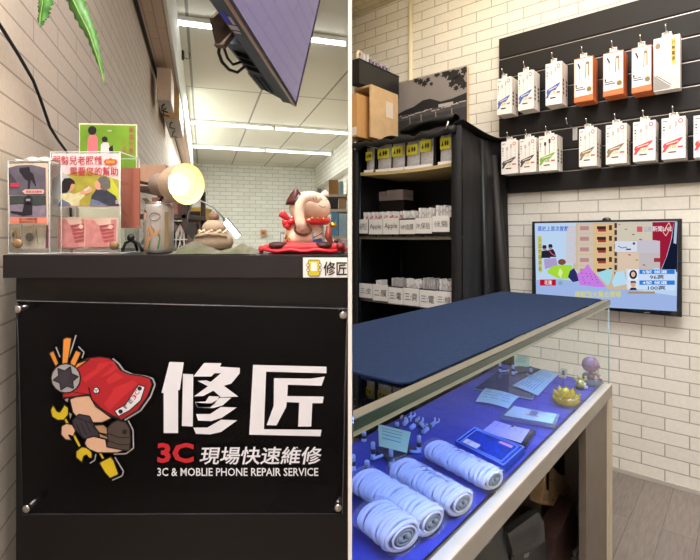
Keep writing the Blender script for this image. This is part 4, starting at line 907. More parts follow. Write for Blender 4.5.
def pack(x0, x1, yt, yb, kind, label, grp, dep=.042, n=2, lab2=None):
    a0, a1, z0, z1 = quadR(x0, x1, yt, yb, PF1)
    w_ = a1-a0; h_ = z1-z0; t0 = None
    for i in range(n):
        f = PF1+i*(dep+.004)
        t = rthing('cable_pack', label if i == 0 else lab2, 'cable pack', (a0+a1)/2, f+dep/2, z0, grp)
        side = inkor if kind == 'orange' else cream
        bx = MB().box((a0, f, z0), (a1, f+dep, z1), side, .0015)
        bo_ = rp('box', bx, t, 'orange sided box' if kind == 'orange' else None)
        P = lambda x, y, k=0: V((a0+w_*x, f-.0006-k, z1-h_*y))
        b = MB()
        if i == 0 or True:
            if kind == 'orange':
                b.rect(P, .03, .02, .97, .88, cream, 0); b.art(P, [(.03, .88), (.97, .86), (.97, .98), (.03, .98)], inkor, .3)
                b.line(P, [(.25, .14), (.32, .3), (.3, .5)], .07, inkg, 1); b.line(P, [(.64, .14), (.78, .14), (.78, .45)], .06, inkgo, 1); b.line(P, [(.64, .14), (.62, .48)], .05, inkgo, 1)
                b.line(P, [(.2, .12), (.34, .24)], .06, inkb, 1.4)
                for q in range(4): b.rect(P, .22+q*.14, .56, .30+q*.14, .585, inkg, 1)
                b.rect(P, .08, .60, .16, .66, inkb, 1); b.rect(P, .1, .67, .5, .69, inkb, 1); b.rect(P, .1, .71, .6, .74, inkblue, 1); b.disc(P, .8, .74, .13, inkgo, 1, .06)
            elif kind != 'clear':
                col = {'blue': inkblue, 'black': mat('print charcoal', '4b4746', .5), 'green': inkgr, 'bronze': inkbr, 'red': inkr}[kind]
                cb_ = inkb if kind == 'green' else inkg
                b.rect(P, .06, .07, .26, .085, inkb, 1); b.disc(P, .8, .1, .1, inkr, 1, .055); b.disc(P, .8, .1, .06, cream, 1.6, .032)
                for q in range(4): b.rect(P, .07, .2+q*.07, .14, .235+q*.07, inkb if q < 2 else inkg, 1)
                b.rect(P, .3, .18, .42, .28, cb_, 1); b.line(P, [(.36, .28), (.36, .55)], .03, cb_, 1)
                b.rect(P, .55, .1, .66, .22, cb_, 1); b.line(P, [(.6, .22), (.6, .52)], .03, cb_, 1)
                for q in range(4): b.rect(P, .83, .22+q*.09, .89, .25+q*.09, inkg, 1)
                b.art(P, [(.10, .62), (.42, .57), (.80, .50), (.92, .50), (.74, .60), (.62, .66), (.38, .67), (.22, .76), (.16, .82), (.02, .83), (.1, .74), (.05, .69)], col, 1)
                b.text(P, 'PREMIUM', .2, .585, .72, .635, cream, k=2) if False else b.line(P, [(.2, .64), (.7, .58)], .018, cream, 1.6)
                b.text(P, '2.0A', .34, .67, .62, .75, inky if kind != 'green' else inkgr, k=2, bold=.03); b.rect(P, .68, .70, .9, .74, inkr, 1); b.rect(P, .28, .82, .62, .85, inkb, 1)
                for q in range(4): b.add([V((a1+.0006, f+dep*.3, z1-h_*(.4+.1*q))), V((a1+.0006, f+dep*.7, z1-h_*(.4+.1*q))), V((a1+.0006, f+dep*.7, z1-h_*(.46+.1*q))), V((a1+.0006, f+dep*.3, z1-h_*(.46+.1*q)))], [(0, 1, 2, 3)], inkb)
            else:
                b.rect(P, .03, .02, .97, .98, mat('clear pack insert', 'cfc9bf', .25, noise=.08), 0); b.rect(P, .12, .1, .66, .68, mat('clear pack window', 'ddd8cf', .2, noise=.06), .6)
                b.rect(P, .68, .06, .84, .5, inky, 1.2); b.art(P, [(.68, .5), (.84, .5), (.76, .57)], inky, 1.2)
                for q, c in enumerate('行動電源'): b.text(P, c, .70, .1+q*.1, .82, .17+q*.1, inkb, k=4)
                b.disc(P, .17, .15, .1, inkbr, 1.4, .055); b.disc(P, .17, .27, .09, cream, 1.4, .05)
                b.art(P, [(.02, .68), (.7, .93), (.6, .98), (.02, .98)], mat('clear pack grey', '8f8b86', .4), 1.2); b.line(P, [(.06, .68), (.7, .93)], .05, cream, 1.8); b.line(P, [(.1, .7), (.68, .92)], .02, inkb, 2.4)
        rp('printed_front', b, bo_)
        m_ = (a0+a1)/2
        rp('hang_tab', MB().box((m_-w_*.18, f+.004, z1-.002), (m_+w_*.18, f+.0055, z1+.022), cream), t)
        if i == 0:
            rp('tab_loop', MB().torus((m_, f+.004, z1+.012), .010, .0018, wire, (0, 1, .3), 16, 6), t)
    return (a0+a1)/2, z1
row1 = [(497, 511.5, 79.5, 115.5, 'blue', 'white cable pack with blue print at the left end of the upper row'), (518, 533.5, 73, 111, 'blue', 'white cable pack with blue print, second from left in the upper row'),
        (545.5, 562, 64.5, 106, 'blue', 'white cable pack with blue print just left of the orange packs'), (574, 593, 59.5, 103, 'orange', 'orange-edged cable pack nearest the blue printed packs'),
        (603, 623.5, 54, 97, 'orange', 'middle one of the three orange-edged cable packs'), (631.5, 651.5, 48.5, 93.6, 'orange', 'orange-edged cable pack beside the large clear pack'),
        (653.5, 680, 39.5, 92, 'clear', 'large clear pack with yellow strip, right end of upper row')]
row2 = [(501.3, 517.5, 142, 174.5, 'black', 'white cable pack with black print at the left end of the lower row'), (519.5, 536, 139.5, 173, 'black', 'white cable pack with black print, second from left in the lower row'),
        (538.8, 556.8, 136.7, 171.5, 'green', 'white cable pack with green print in the lower row, left of the empty hook'), (579, 596.5, 129.5, 167, 'bronze', 'white cable pack with bronze print just right of the empty hook'),
        (605.8, 626.5, 125.5, 164.5, 'bronze', 'second white cable pack with bronze print, left of the red printed packs'), (633, 655.5, 122.5, 162, 'red', 'white cable pack with red print beside the bronze printed packs'),
        (661.5, 685.5, 118.8, 159.8, 'red', 'white cable pack with red print, second of the red ones'), (693.5, 720, 116, 157.8, 'red', 'white cable pack with red print at the far right edge')]
def zslot(z): return min((q for q in zs_), key=lambda q: abs(q-z))
gp_ = {}
for rw, rn in ((row1, 'upper'), (row2, 'lower')):
    for i, (x0, x1, yt, yb, kd, lab) in enumerate(rw):
        m_, z1 = pack(x0, x1, yt, yb, kd, lab, 'cable packs on the %s row of hooks' % rn, dep=.05 if kd != 'clear' else .03, lab2='pack directly behind the '+lab.replace('white cable pack with ', '').replace(' just left of', ' by').replace(' the orange packs', ' the orange ones'))
        hook(m_, z1+.022+.008, PF1, 'hook carrying the '+lab.replace('white cable pack with ', '').replace(' cut off by', ' at'))
m_, zz = R(568, 131, PF1); hook(m_, zslot(zz), PF1, 'bare chrome hook with nothing on it in the lower row')
# ---- television
VB = 2.735
tva = rthing('television', 'small flat television showing a news programme, mounted on the right brick wall', 'television', R(607, 300, VB)[0], VB+.03, R(607, 312, VB)[1])
a0, z1 = R(532, 221.5, VB); a1, _ = R(682, 218, VB); _, z0 = R(679, 317, VB)
blk = mat('glossy black bezel', '0d0d10', .2, coat=.5)
rp('bezel', MB().box((a0, VB, z0), (a1, VB+.022, z1), blk, .003), tva)
rp('rear_housing', MB().box((a0+.08, VB+.022, z0+.05), (a1-.08, VB+.055, z1-.06), mat('television rear', '1a1a1d', .5), .008), tva)
rp('wall_mount', MB().box(((a0+a1)/2-.06, VB+.055, (z0+z1)/2-.06), ((a0+a1)/2+.06, bR, (z0+z1)/2+.06), mat('television rear', '1a1a1d', .5)), tva)
def TV(x, y, k=0):
    a, z = R(x, y, VB); return V((a, VB-.0006-k*.6, z))
EM = {}
def em(c, s=1.0):
    return glow('screen '+c, c, s)
b = MB()
def q4(x0, y0, x1, y1, c, k=1, dl=0, dr=0): b.art(TV, [(x0, y0), (x1, y1 if False else y0+dr), (x1, y1), (x0, y1+dl)], em(c), k)
b.art(TV, [(534.8, 223.3), (678.2, 221), (676.6, 311.3), (536.5, 303.5)], em('b9d3ee'), 0)
b.art(TV, [(535.8, 280), (560, 279), (620, 288), (676.8, 296), (676.7, 311.2), (536.4, 303.4)], em('9db4e2'), .4)
b.art(TV, [(576, 223), (653, 221.6), (654, 290), (610, 290), (573, 268)], em('cbb596'), .8)
for (x, y, w_, h_) in [(566+x_, 224+9.5*j+dy, w2, 8.8) for x_, w2, dy in ((0, 10, 2),) for j in range(4)]: b.rect(TV, x, y, x+w_, y+h_, em('c9c6cf'), 1)
for j in range(5):
    y = 223.2+j*10.6
    b.rect(TV, 577.5, y, 593.5, y+9.8, em('cdbfae'), 1.2); b.rect(TV, 594, y+.4, 613.5, y+10, em('dcb987'), 1.2)
    b.rect(TV, 580, y+3, 589, y+7, em('b8878a'), 2); b.rect(TV, 597, y+3, 606, y+6, em('3f2a2c'), 2); b.rect(TV, 598, y+6, 606, y+8.4, em('9d3d33'), 2.2); b.rect(TV, 609, y+2, 612, y+7, em('4a3a2e'), 2)
for j in range(9): b.rect(TV, 614.5, 223+7*j, 617, 228+7*j, em('51322e'), 1.4)
b.art(TV, [(617, 222.6), (652.5, 222.2), (652.5, 240), (617, 241)], em('cfc6b4'), 1.4); b.rect(TV, 615, 241, 637, 252, em('d3d9e8'), 2); b.rect(TV, 637, 240, 661, 253, em('c5bfcc'), 2); b.rect(TV, 618, 252.5, 639, 272, em('d8c2ac'), 1.6); b.rect(TV, 639, 253, 660, 268, em('c2b9ba'), 1.6)
for i in range(46):
    x = 618.5+(i*7.3) % 33; y = 224+(i*5.1) % 46
    if y > 240 and y < 252: continue
    b.rect(TV, x, y, x+1.6, y+.9, em(('b5413c', '8c9a5c', '8d6c66')[i % 3]), 2.4)
b.text(TV, 'Chao', 618, 244, 627, 249, em('4c5f88'), k=4) if False else b.line(TV, [(618, 246), (622, 248), (627, 247)], .8, em('4c5f88'), 3)
b.disc(TV, 634, 243.5, 1.3, em('41424a'), 3); b.rect(TV, 626, 248.6, 631, 250, em('41424a'), 3); b.rect(TV, 654, 258, 660, 262, em('9a3a44'), 3)
b.art(TV, [(652.5, 222.2), (674, 221.6), (671, 240), (666, 258), (660, 272), (660, 241), (652.5, 240)], em('9b1c38'), 2.6)
b.art(TV, [(674, 222), (678.2, 221), (677.2, 272), (661, 271), (667, 256), (672, 238)], em('141a30'), 2.6); b.art(TV, [(675, 222), (677.5, 222), (676.3, 244), (673.5, 243)], em('b9bfd8'), 3)
b.text(TV, '遇史上首次撤離', 537.5, 226, 568.5, 231.2, em('2457c8'), k=5, bold=.012)
b.art(TV, [(637, 226.5), (642.5, 226.5), (642.5, 232), (637, 232)], em('d05a62'), 3.4); b.text(TV, '公視', 644, 226.5, 651.5, 232, em('8f9ed0'), k=5)
b.text(TV, '新聞LIVE', 652.5, 226, 672, 231.5, em('f2dfe4'), k=5); b.line(TV, [(663, 232), (669, 222.5), (671, 227), (666, 236), (663, 232)], .7, em('e6c3b0'), 5.5)
b.art(TV, [(537.5, 236), (541.5, 236), (542.5, 272), (539, 273)], em('c9c36c'), 2)
for i, c in enumerate('公益物資募集'): b.text(TV, c, 538.4, 237.5+i*5.8, 541.8, 242+i*5.8, em('8f8a48'), k=4)
# people and bags on screen
for x, y in ((544.5, 249), (550.5, 248)): b.disc(TV, x, y-1, 2, em('8a6a5a'), 3); b.art(TV, [(x-2.3, y-1), (x-1.6, y-3.8), (x+1.6, y-3.8), (x+2.3, y-1)], em('2a2024'), 4); b.art(TV, [(x-3.4, y+9), (x-2.6, y+2), (x+2.6, y+1), (x+4.4, y+4), (x+6, y+9)], em('262233'), 3.4)
b.line(TV, [(549, 250), (552, 254), (556, 256)], 1, em('c05a6a'), 5)
b.art(TV, [(544, 259), (556, 258), (558, 266), (545, 269)], em('ab9ac9'), 4)
b.disc(TV, 562, 262, 4, em('7c4c3c'), 4, 3)
b.art(TV, [(547, 271), (553, 266), (562, 265), (572, 265), (573, 274), (568, 279), (557, 278), (548, 273)], em('a5d63c'), 5); b.art(TV, [(560, 268), (563, 272), (561, 278), (558, 274)], em('d8ee9a'), 6)
b.art(TV, [(568, 277), (570, 271), (574, 268), (577, 273), (579, 281), (573, 282)], em('2c3060'), 6)
b.art(TV, [(577, 274), (583, 270), (588, 264), (592, 270), (598, 277), (606, 287), (597, 287), (580, 285)], em('c67ddf'), 7)
for i in range(14): b.disc(TV, 582+(i*5.3) % 17, 273+(i*3.1) % 12, .6, em('8a3da8'), 8)
b.art(TV, [(596, 273), (606, 270), (613, 269), (611, 280), (608, 286)], em('9fd6e4'), 6); b.art(TV, [(612, 282), (616, 272), (624, 271), (627, 284), (614, 287)], em('b4daf0'), 6.4)
b.rect(TV, 540, 279.5, 556, 285.5, em('b9142a'), 6); b.text(TV, '花蓮', 544.5, 280.3, 552, 284.7, em('f4e9ee'), k=8)
b.disc(TV, 560.5, 283, 2.2, em('7ba8b8'), 6); b.text(TV, '10:02', 540, 297.5, 553, 300.5, em('eef4ff'), k=8)
b.text(TV, '接駁點大集合現場', 575, 291, 621, 297.5, em('d9d34f'), k=8, bold=.012)
# result panel
b.art(TV, [(626, 269), (676, 269.5), (675.5, 290.5), (627, 289)], em('c9dcf4'), 7)
for j, (yy, s1, s2) in enumerate(((269.6, '5號 候選', '96票'), (280.4, '4號 候選', '100票'))):
    b.rect(TV, 639.5, yy, 674.8, yy+4.4, em('2f7fd6'), 8); b.text(TV, s1, 642.5, yy+.6, 667, yy+3.9, em('eaf4ff'), k=10); b.text(TV, s2, 650-(2 if j else 0), yy+5.4, 664+(1.5 if j else 0), yy+9.6, em('2a2f3c'), k=10)
b.rect(TV, 628.5, 269.6, 638, 279.6, em('e6eef8'), 8); b.rect(TV, 628.5, 280.4, 638, 290, em('d8e0ec'), 8)
b.disc(TV, 633.3, 274.5, 3.9, em('1c1a20'), 9, 4.6); b.disc(TV, 633.3, 274.3, 2.1, em('e0b9a6'), 10, 2.7); b.disc(TV, 633.3, 284.3, 2.5, em('d6a78e'), 10, 3.2); b.art(TV, [(630.3, 283.4), (631, 281), (635.6, 281), (636.3, 283.4), (635, 282.6), (631.6, 282.6)], em('1c1a20'), 11); b.art(TV, [(629.3, 290), (631, 287.6), (635.7, 287.6), (637.6, 290)], em('2b2c38'), 10.5)
b.rect(TV, 628, 291.5, 655, 293.6, em('a98a6a'), 7)
rp('screen', b, tva, 'lit screen with a news picture')
rp('buttons', MB().rect(lambda x, y, k=0: TV(x, y, k+.003), 645.5, 311.7, 648, 313.7, al).rect(lambda x, y, k=0: TV(x, y, k+.003), 651, 312.3, 653, 314.2, al) if False else MB().rect(lambda x, y, k=0: TV(x, y, k+.001), 644, 312, 650, 313.2, al), tva)
rp('camera_bump', MB().ell((R(606, 219, VB)[0], VB+.012, R(606, 219, VB)[1]-.003), (.022, .012, .012), blk, n=16), tva)
# ---- fabric rack cabinet
CF = 2.22; CB_ = 2.74; CA0 = -1.848; CA1 = -1.128
fab = mat('black nylon cover', '040405', .6, noise=.2, nscale=25, bump=.15, sheen=.0); fabb = mat('dark brown nylon cover', '171212', .6, noise=.25, nscale=18, bump=.15, sheen=0)
pole = mat('black steel pole', '1b1b1d', .35, .5); shw = mat('shelf wood edge', 'b9a571', .55, noise=.1); shg = mat('shelf grey edge', '6e675a', .5)
cab = rthing('fabric_shelf_rack', 'tall black fabric-covered shelf rack open at the front, left of the slatwall', 'shelf rack', (CA0+CA1)/2, (CF+CB_)/2, 0)
S1, S2, S3, ST = 1.640, 1.250, .872, 1.84
for zz, m in ((S1, shw), (S2, shg), (S3, shg), (.45, pole), (.12, pole)):
    rp('shelf', MB().grid(lambda u, v: V((CA0+.02+(CA1-CA0-.05)*u, CF+.03+(CB_-CF-.06)*v, zz-.012*math.sin(PI*u)*(1 if zz == S1 else .3))), 16, 2, m).box((CA0+.02, CF+.6*(CB_-CF), zz-.02), (CA1-.03, CB_-.03, zz-.012), m) if False else (lambda g: g)(MB().prism([(CA0+.02+(CA1-CA0-.05)*i/12, CF+.03, zz-.011*math.sin(PI*i/12)*(1 if zz == S1 else .3)) for i in range(13)]+[(CA0+.02+(CA1-CA0-.05)*i/12, CF+.03, zz-.018-.011*math.sin(PI*i/12)*(1 if zz == S1 else .3)) for i in range(12, -1, -1)], (0, CB_-CF-.06, 0), m)), cab)
for aa in (CA0+.018, CA1-.035):
    for bb in (CF+.035, CB_-.03): rp('post', MB().tube([(aa, bb, 0), (aa, bb, ST)], .011, pole, 10), cab)
def fold(u, s): return .012*math.sin(u*13+s)+.003*math.sin(u*37+s*2)
def sidec(u, v):                                        # u front->back, v up
    z = .02+1.80*v+.012*math.sin(u*9)*v; fl = (1-v)
    bb = CF-.005+(CB_+.03-CF+.03*fl)*u
    return V((CA1+.006+fold(u, 1)*(.5+.5*fl)*(1.6 if u > .45 else .5)+.02*fl*u-.03*max(0, v-.93)/.07, bb, z-.02*u*v))
o = rp('side_cover', MB().grid(sidec, 30, 24, fab), cab)
o = rp('side_cover', MB().grid(lambda u, v: V((CA0-.002, CF-.005+(CB_-CF)*u, .02+1.80*v)), 6, 6, fab), cab)
rp('back_cover', MB().box((CA0, CB_-.006, .02), (CA1, CB_, 1.82), fab), cab)
rp('front_edge', MB().grid(lambda u, v: V((CA1-.052+.058*u, CF-.008-.010*math.sin(PI*u), .02+1.80*v+.0*u)), 6, 12, fab), cab)
rp('front_edge', MB().grid(lambda u, v: V((CA0-.004+.045*u, CF-.008-.010*math.sin(PI*u), .02+1.80*v)), 6, 12, fab), cab)
rp('cover_panel', MB().tube([(CA1+.028, CF+.24, .02), (CA1+.024, CF+.24, 1.0), (CA1+.004, CF+.235, 1.78)], [.022, .016, .009], mat('blue grey nylon', '14181c', .5, sheen=0), 10), cab, 'blue grey fabric fold')
rp('cover_panel', MB().tube([(CA1+.05, CB_-.03, .02), (CA1+.035, CB_-.05, .9), (CA1-.01, CB_-.10, 1.72)], [.060, .040, .020], fabb, 12), cab, 'dark brown fabric fold')
def topc(u, v):
    a = CA0-.004+(CA1-CA0+.02)*u; bb = CF-.012+(CB_-CF+.02)*v
    z = 1.815+.030*math.sin(PI*u)*-1*math.sin(PI*v)+.012*math.sin(u*21+v*4)+.008*math.sin(u*43)*v+.022*max(0, u-.88)/.12
    return V((a, bb, z))
rp('top_cover', MB().grid(topc, 40, 12, fab), cab)
# rolled-up front flap hanging just below the top
rp('rolled_flap', MB().tube([(CA0+.01+(CA1-CA0-.03)*i/14, CF-.025+.008*math.sin(i*1.7), 1.800-.006*math.sin(i*2.3)-.012*math.sin(PI*i/14)) for i in range(15)], [.018+.006*math.sin(i*1.9) for i in range(15)], fab, 12), cab)
b = MB().tube([R(448, 121, CF-.05)[0:1]+(CF-.045,)+R(448, 121, CF-.05)[1:], R(446, 129, CF-.05)[0:1]+(CF-.05,)+R(446, 129, CF-.05)[1:]], .006, steel, 8)
rp('zip_pull', b, cab, 'silver zip pull')
zp = R(355, 145, CF-.03); rp('zip_pull', MB().tube([(zp[0], CF-.028, zp[1]+.02), (zp[0], CF-.03, zp[1]-.03)], .006, steel, 8), cab, 'silver zip pull')
# padded black bag on top, in front of the canvas
def bagf(u, v):
    x = 400+54*u; lift = (.5+.5*math.sin(PI*u))
    a, z = R(x, 128, CF+.06)
    th = 2*PI*v; return V((a, CF+.09+.075*math.cos(th)*lift, 1.862+(.028+.012*math.sin(u*9))*math.sin(th)*lift+.03*u))
solo('soft_bag', MB().grid(bagf, 30, 14, fab).xf(RM), 'folded black nylon bag on top of the fabric rack, in front of the picture', 'bag')
# crate, cardboard box, tray and packs on top
kw = mat('pale plywood', 'd2b084', .55, noise=.14, nscale=14); card = mat('kraft cardboard', 'c8985c', .7, noise=.06)
TB = CF+.03
TB = CF+.10
a1_ = R(371, 84, TB)[0]; bE = RS(398, 92, a1_)[0]; zt = R(371, 84, TB)[1]
zbase = 1.868; a00 = -1.93
cr = rthing('plywood_box', 'pale plywood box with an open front on top of the fabric rack', 'box', (a00+a1_)/2, TB+.1, zbase)
rp('side_board', MB().box((a1_-.012, TB, zbase), (a1_, bE, zt), kw), cr); rp('top_board', MB().box((a00, TB+.004, zt-.012), (a1_-.012, bE, zt), kw), cr)
rp('side_board', MB().box((a00, TB+.004, zbase), (a00+.012, bE, zt-.012), kw), cr); rp('back_board', MB().box((a00+.012, bE-.012, zbase), (a1_-.012, bE, zt-.012), kw), cr)
lb_ = mat('shipping label', 'e0d4c6', .6, noise=.15, nscale=200)
b0l, z1l = RS(386, 101, a1_); b1l, z0l = RS(393, 119, a1_); rp('label', MB().box((a1_, b0l, z0l), (a1_+.0008, b1l, z1l), lb_), cr, 'white label')
cbf = TB-.07; a2 = R(357, 94, cbf)[0]; z2 = R(357, 93, cbf)[1]
cb = rthing('cardboard_box', 'kraft cardboard box sticking out of the open front of the plywood box', 'box', (a00+a2)/2, TB+.04, zbase)
cb_o = rp('carton', MB().box((-1.900, cbf, zbase), (a2, TB+.16, z2), card, .002), cb); rp('label', MB().box((-1.898, cbf-.0008, zbase+.01), (a2-.002, cbf, zbase+.06), lb_), cb_o, 'white label')
trm = mat('black tray plastic', '0d0e10', .35)
tf = TB-.05; tw0 = -1.912; tw1 = R(359, 83, tf)[0]; ztb = zt+.004; ztt2 = R(359, 58.5, tf)[1]; tk = RS(399, 72, tw1)[0]
ty = rthing('storage_tray', 'black plastic tray of packs on top of the plywood box', 'tray', (tw0+tw1)/2, TB+.1, ztb)
for lo, hi in (((tw0, tf, ztb), (tw1, tk, ztb+.006)), ((tw0, tf, ztb), (tw1, tf+.005, ztt2)), ((tw0, tk-.005, ztb), (tw1, tk, ztt2)), ((tw0, tf, ztb), (tw0+.005, tk, ztt2)), ((tw1-.005, tf, ztb), (tw1, tk, ztt2))):
    rp('panel', MB().box(lo, hi, trm, .001), ty)
rp('rim', MB().tube([(tw0, tf, ztt2), (tw1, tf, ztt2), (tw1, tk, ztt2), (tw0, tk, ztt2), (tw0, tf, ztt2)], .004, trm, 8), ty)
pv = mat('violet card', '6f6488', .5, noise=.2); pw = mat('sleeve white', 'd8d4d6', .35)
for k in range(8):
    bb = tf+.06+.038*k
    if bb > tk-.03: break
    am = (tw0+tw1)/2; hh = ztt2+.040+.006*math.sin(k*2.2)+(.012 if k < 3 else 0)
    t = rthing('card_pack', 'violet and white card packs standing in the black tray on top of the rack', 'card pack', am, bb, ztb+.007, 'card packs in the top tray')
    rp('card', MB().box((tw0+.010, bb, ztb+.008), (tw1-.010, bb+.012, hh), pw, .001), t); rp('printed_panel', MB().box((tw1-.010, bb+.001, ztb+.03), (tw1-.0092, bb+.011, hh-.003), pv if k > 1 else pw).box((tw0+.014, bb-.0008, ztb+.03), (tw1-.014, bb, hh-.006), pv if k > 1 else pw), t)
solo('tape_roll', MB().torus(RW((tw0+tw1)/2, tf+.045, ztt2+.026), .036, .010, mat('cream tape', 'd8c8a8', .5), (1, -.5, 0), 24, 10), 'cream tape roll standing at the left of the black tray', 'tape roll')
# canvas picture
PBK = 2.785
pa0, pz1 = R(397, 84, PBK); pa1, pz1b = R(467, 65.5, PBK)
cz_ = 1.87
pc = rthing('canvas_picture', 'black and white lakeside harbour picture leaning on top of the fabric rack', 'picture', (pa0+pa1)/2, PBK, cz_)
zt = (pz1+pz1b)/2
st_c = rp('stretcher', MB().box((pa0, PBK, cz_), (pa1, PBK+.026, zt), mat('pine edge', 'dbb98e', .6, noise=.1), .001), pc, 'pale pine edge')
def CP(x, y, k=0):
    a, z = R(x, y, PBK); u = (a-pa0)/(pa1-pa0); return V((min(max(a, pa0), pa1), PBK-.0006-k, min(z, zt)))
Q = lambda u, v, k=0: V((pa0+(pa1-pa0)*u, PBK-.0006-k, zt-(zt-cz_)*v))
b = MB(); b.rect(Q, 0, 0, 1, 1, mat('picture sky grey', '8f8884', .6, noise=.12, nscale=5), 0)
dkp = mat('picture black', '1d1c1e', .6); md = mat('picture mid grey', '4c494a', .6, noise=.2, nscale=30); lt = mat('picture light', 'b8b2ae', .6)
Q2 = lambda u, v, k=0: Q(u, v*.72, k)
b.art(Q2, [(0, .66), (1, .6), (1, 1.38), (0, 1.38)], md, 1); b.art(Q2, [(0, .60), (.2, .55), (.35, .47), (.5, .50), (.62, .55), (1, .46), (1, .64), (0, .68)], mat('picture haze', '8a8482', .6), .6)
b.art(Q2, [(0, .66), (.12, .6), (.25, .57), (.4, .47), (.5, .47), (.65, .57), (.8, .56), (1, .50), (1, .66), (0, .70)], dkp, 1.5)
b.art(Q2, [(0, .82), (1, .76), (1, 1.38), (0, 1.38)], mat('picture water', '353436', .6, noise=.3, nscale=60), 1.4)
for i in range(26):
    x = .05+.92*((i*37) % 100)/100; w_ = .02+.02*(i % 3); y = .70-.06*x+.015*(i % 4); b.rect(Q2, x, y, min(1, x+w_), y+.02, lt, 3)
for x in (.2, .37, .58, .8): b.line(Q2, [(x, .75), (x+.005, .9)], .015, mat('picture glint', '8c8886', .6), 3)
b.rect(Q2, .62, .62, .82, .68, lt, 3)
for (x, y, r) in ((.36, .06, .05), (.42, .1, .05), (.47, .06, .04), (.52, .13, .03), (.72, .03, .07), (.82, .08, .1), (.9, .16, .09), (.96, .25, .06), (.8, .2, .05), (.97, .05, .06), (.3, .02, .05), (.6, .01, .05), (.86, .27, .04)):
    b.art(Q, [(min(1, x+r*(1 if i % 2 else .62)*math.cos(i*PI/6)), max(0, y+r*1.1*(1 if i % 2 else .62)*math.sin(i*PI/6))) for i in range(12)], dkp, 3)
rp('printed_picture', b, st_c)
# blister bags on the first shelf
foil = mat('silver foil bag', 'c4c3c2', .35, .15, noise=.25, nscale=60, bump=.5); yl_ = mat('yellow label', 'd8d424', .5, noise=.02)
SBg = CF+.045
for k, (x0, x1, yt, yb) in enumerate(((365.5, 373, 149, 167), (377, 390, 146, 167), (391.5, 403.5, 143.5, 165.5), (406, 418.5, 141.5, 163.5), (419.5, 432, 137, 161), (439.5, 451.5, 134.5, 158))):
    a0, z1 = R(x0, yt, SBg); a1, _ = R(x1, yt, SBg); z0 = S1-.011*math.sin(PI*((a0+a1)/2-CA0)/(CA1-CA0))+.001; z1 -= .0
    lab = ('narrow silver bag half hidden at the left end of the wooden shelf', 'silver bag with yellow label, second from left on the wooden shelf', 'silver bag with yellow label, third from left on the wooden shelf', 'silver bag with yellow label, fourth from left on the wooden shelf', 'tall silver bag with yellow label, fifth from left on the wooden shelf', 'silver bag with yellow label at the right end of the wooden shelf')[k]
    t = rthing('foil_bag', lab, 'bag', (a0+a1)/2, SBg+.01, z0, 'foil bags on the wooden shelf')
    w_ = a1-a0; h_ = z1-z0
    lean = .03
    rp('backing_card', MB().box((a0-.008, SBg+.022, z0), (a1+.012, SBg+.03, z1-.006), mat('black card', '131214', .5)), t)
    g = MB().grid(lambda u, v: V((a0+w_*u, SBg+.012-.012*math.sin(PI*u)*math.sin(PI*min(1, v*1.1)) + .006*v, z0+.006+h_*v)), 8, 8, foil)
    po_ = rp('pouch', g, t)
    rp('label', MB().box((a0+w_*.08, SBg-.004, z0+h_*.50), (a0+w_*.94, SBg-.002, z0+h_*.86), yl_).text(lambda x, y, k_=0: V((a0+w_*x, SBg-.0045-k_, z0+h_*y)), '▲ ●●', .2, .78, .8, .60, inkb, bold=0), po_, 'yellow label')
    rp('base_strip', MB().box((a0-.004, SBg-.010, z0), (a1+.004, SBg-.006, z0+.016), cream), t)
# bins with handwritten tags on the two lower shelves
binm = mat('black bin', '0a0a0b', .45)
tags2 = [(355.4, 367.8, 219.6, 233.5, 'APPLE'), (369, 382.6, 219.5, 234.3, 'Apple'), (383.2, 398.9, 218.3, 234.3, 'Apple'), (399.7, 415, 220, 234, 'HM,貼膜'), (415.4, 432, 218.3, 233.5, 'I9,保貼'), (432.5, 449.6, 216, 232, '小米,保貼')]
tags3 = [(359.5, 372.5, 283, 297, '三:皮'), (373, 388, 284, 300, '二:膜'), (388.5, 403, 287, 303, '三:電'), (403.5, 419, 287.5, 304.6, '三:貝'), (419.6, 436, 289.6, 306.8, '三:電'), (436, 452.5, 290.7, 306.8, '三:線')]
ordn = ['leftmost', 'second', 'third', 'fourth', 'fifth', 'rightmost']
cardm = mat('card pack white', 'd9d4ce', .4, noise=.05); cardm2 = mat('card pack grey', 'a8a4a0', .35, noise=.2)
tagm = mat('paper tag', 'dcd8d0', .6, noise=.03)
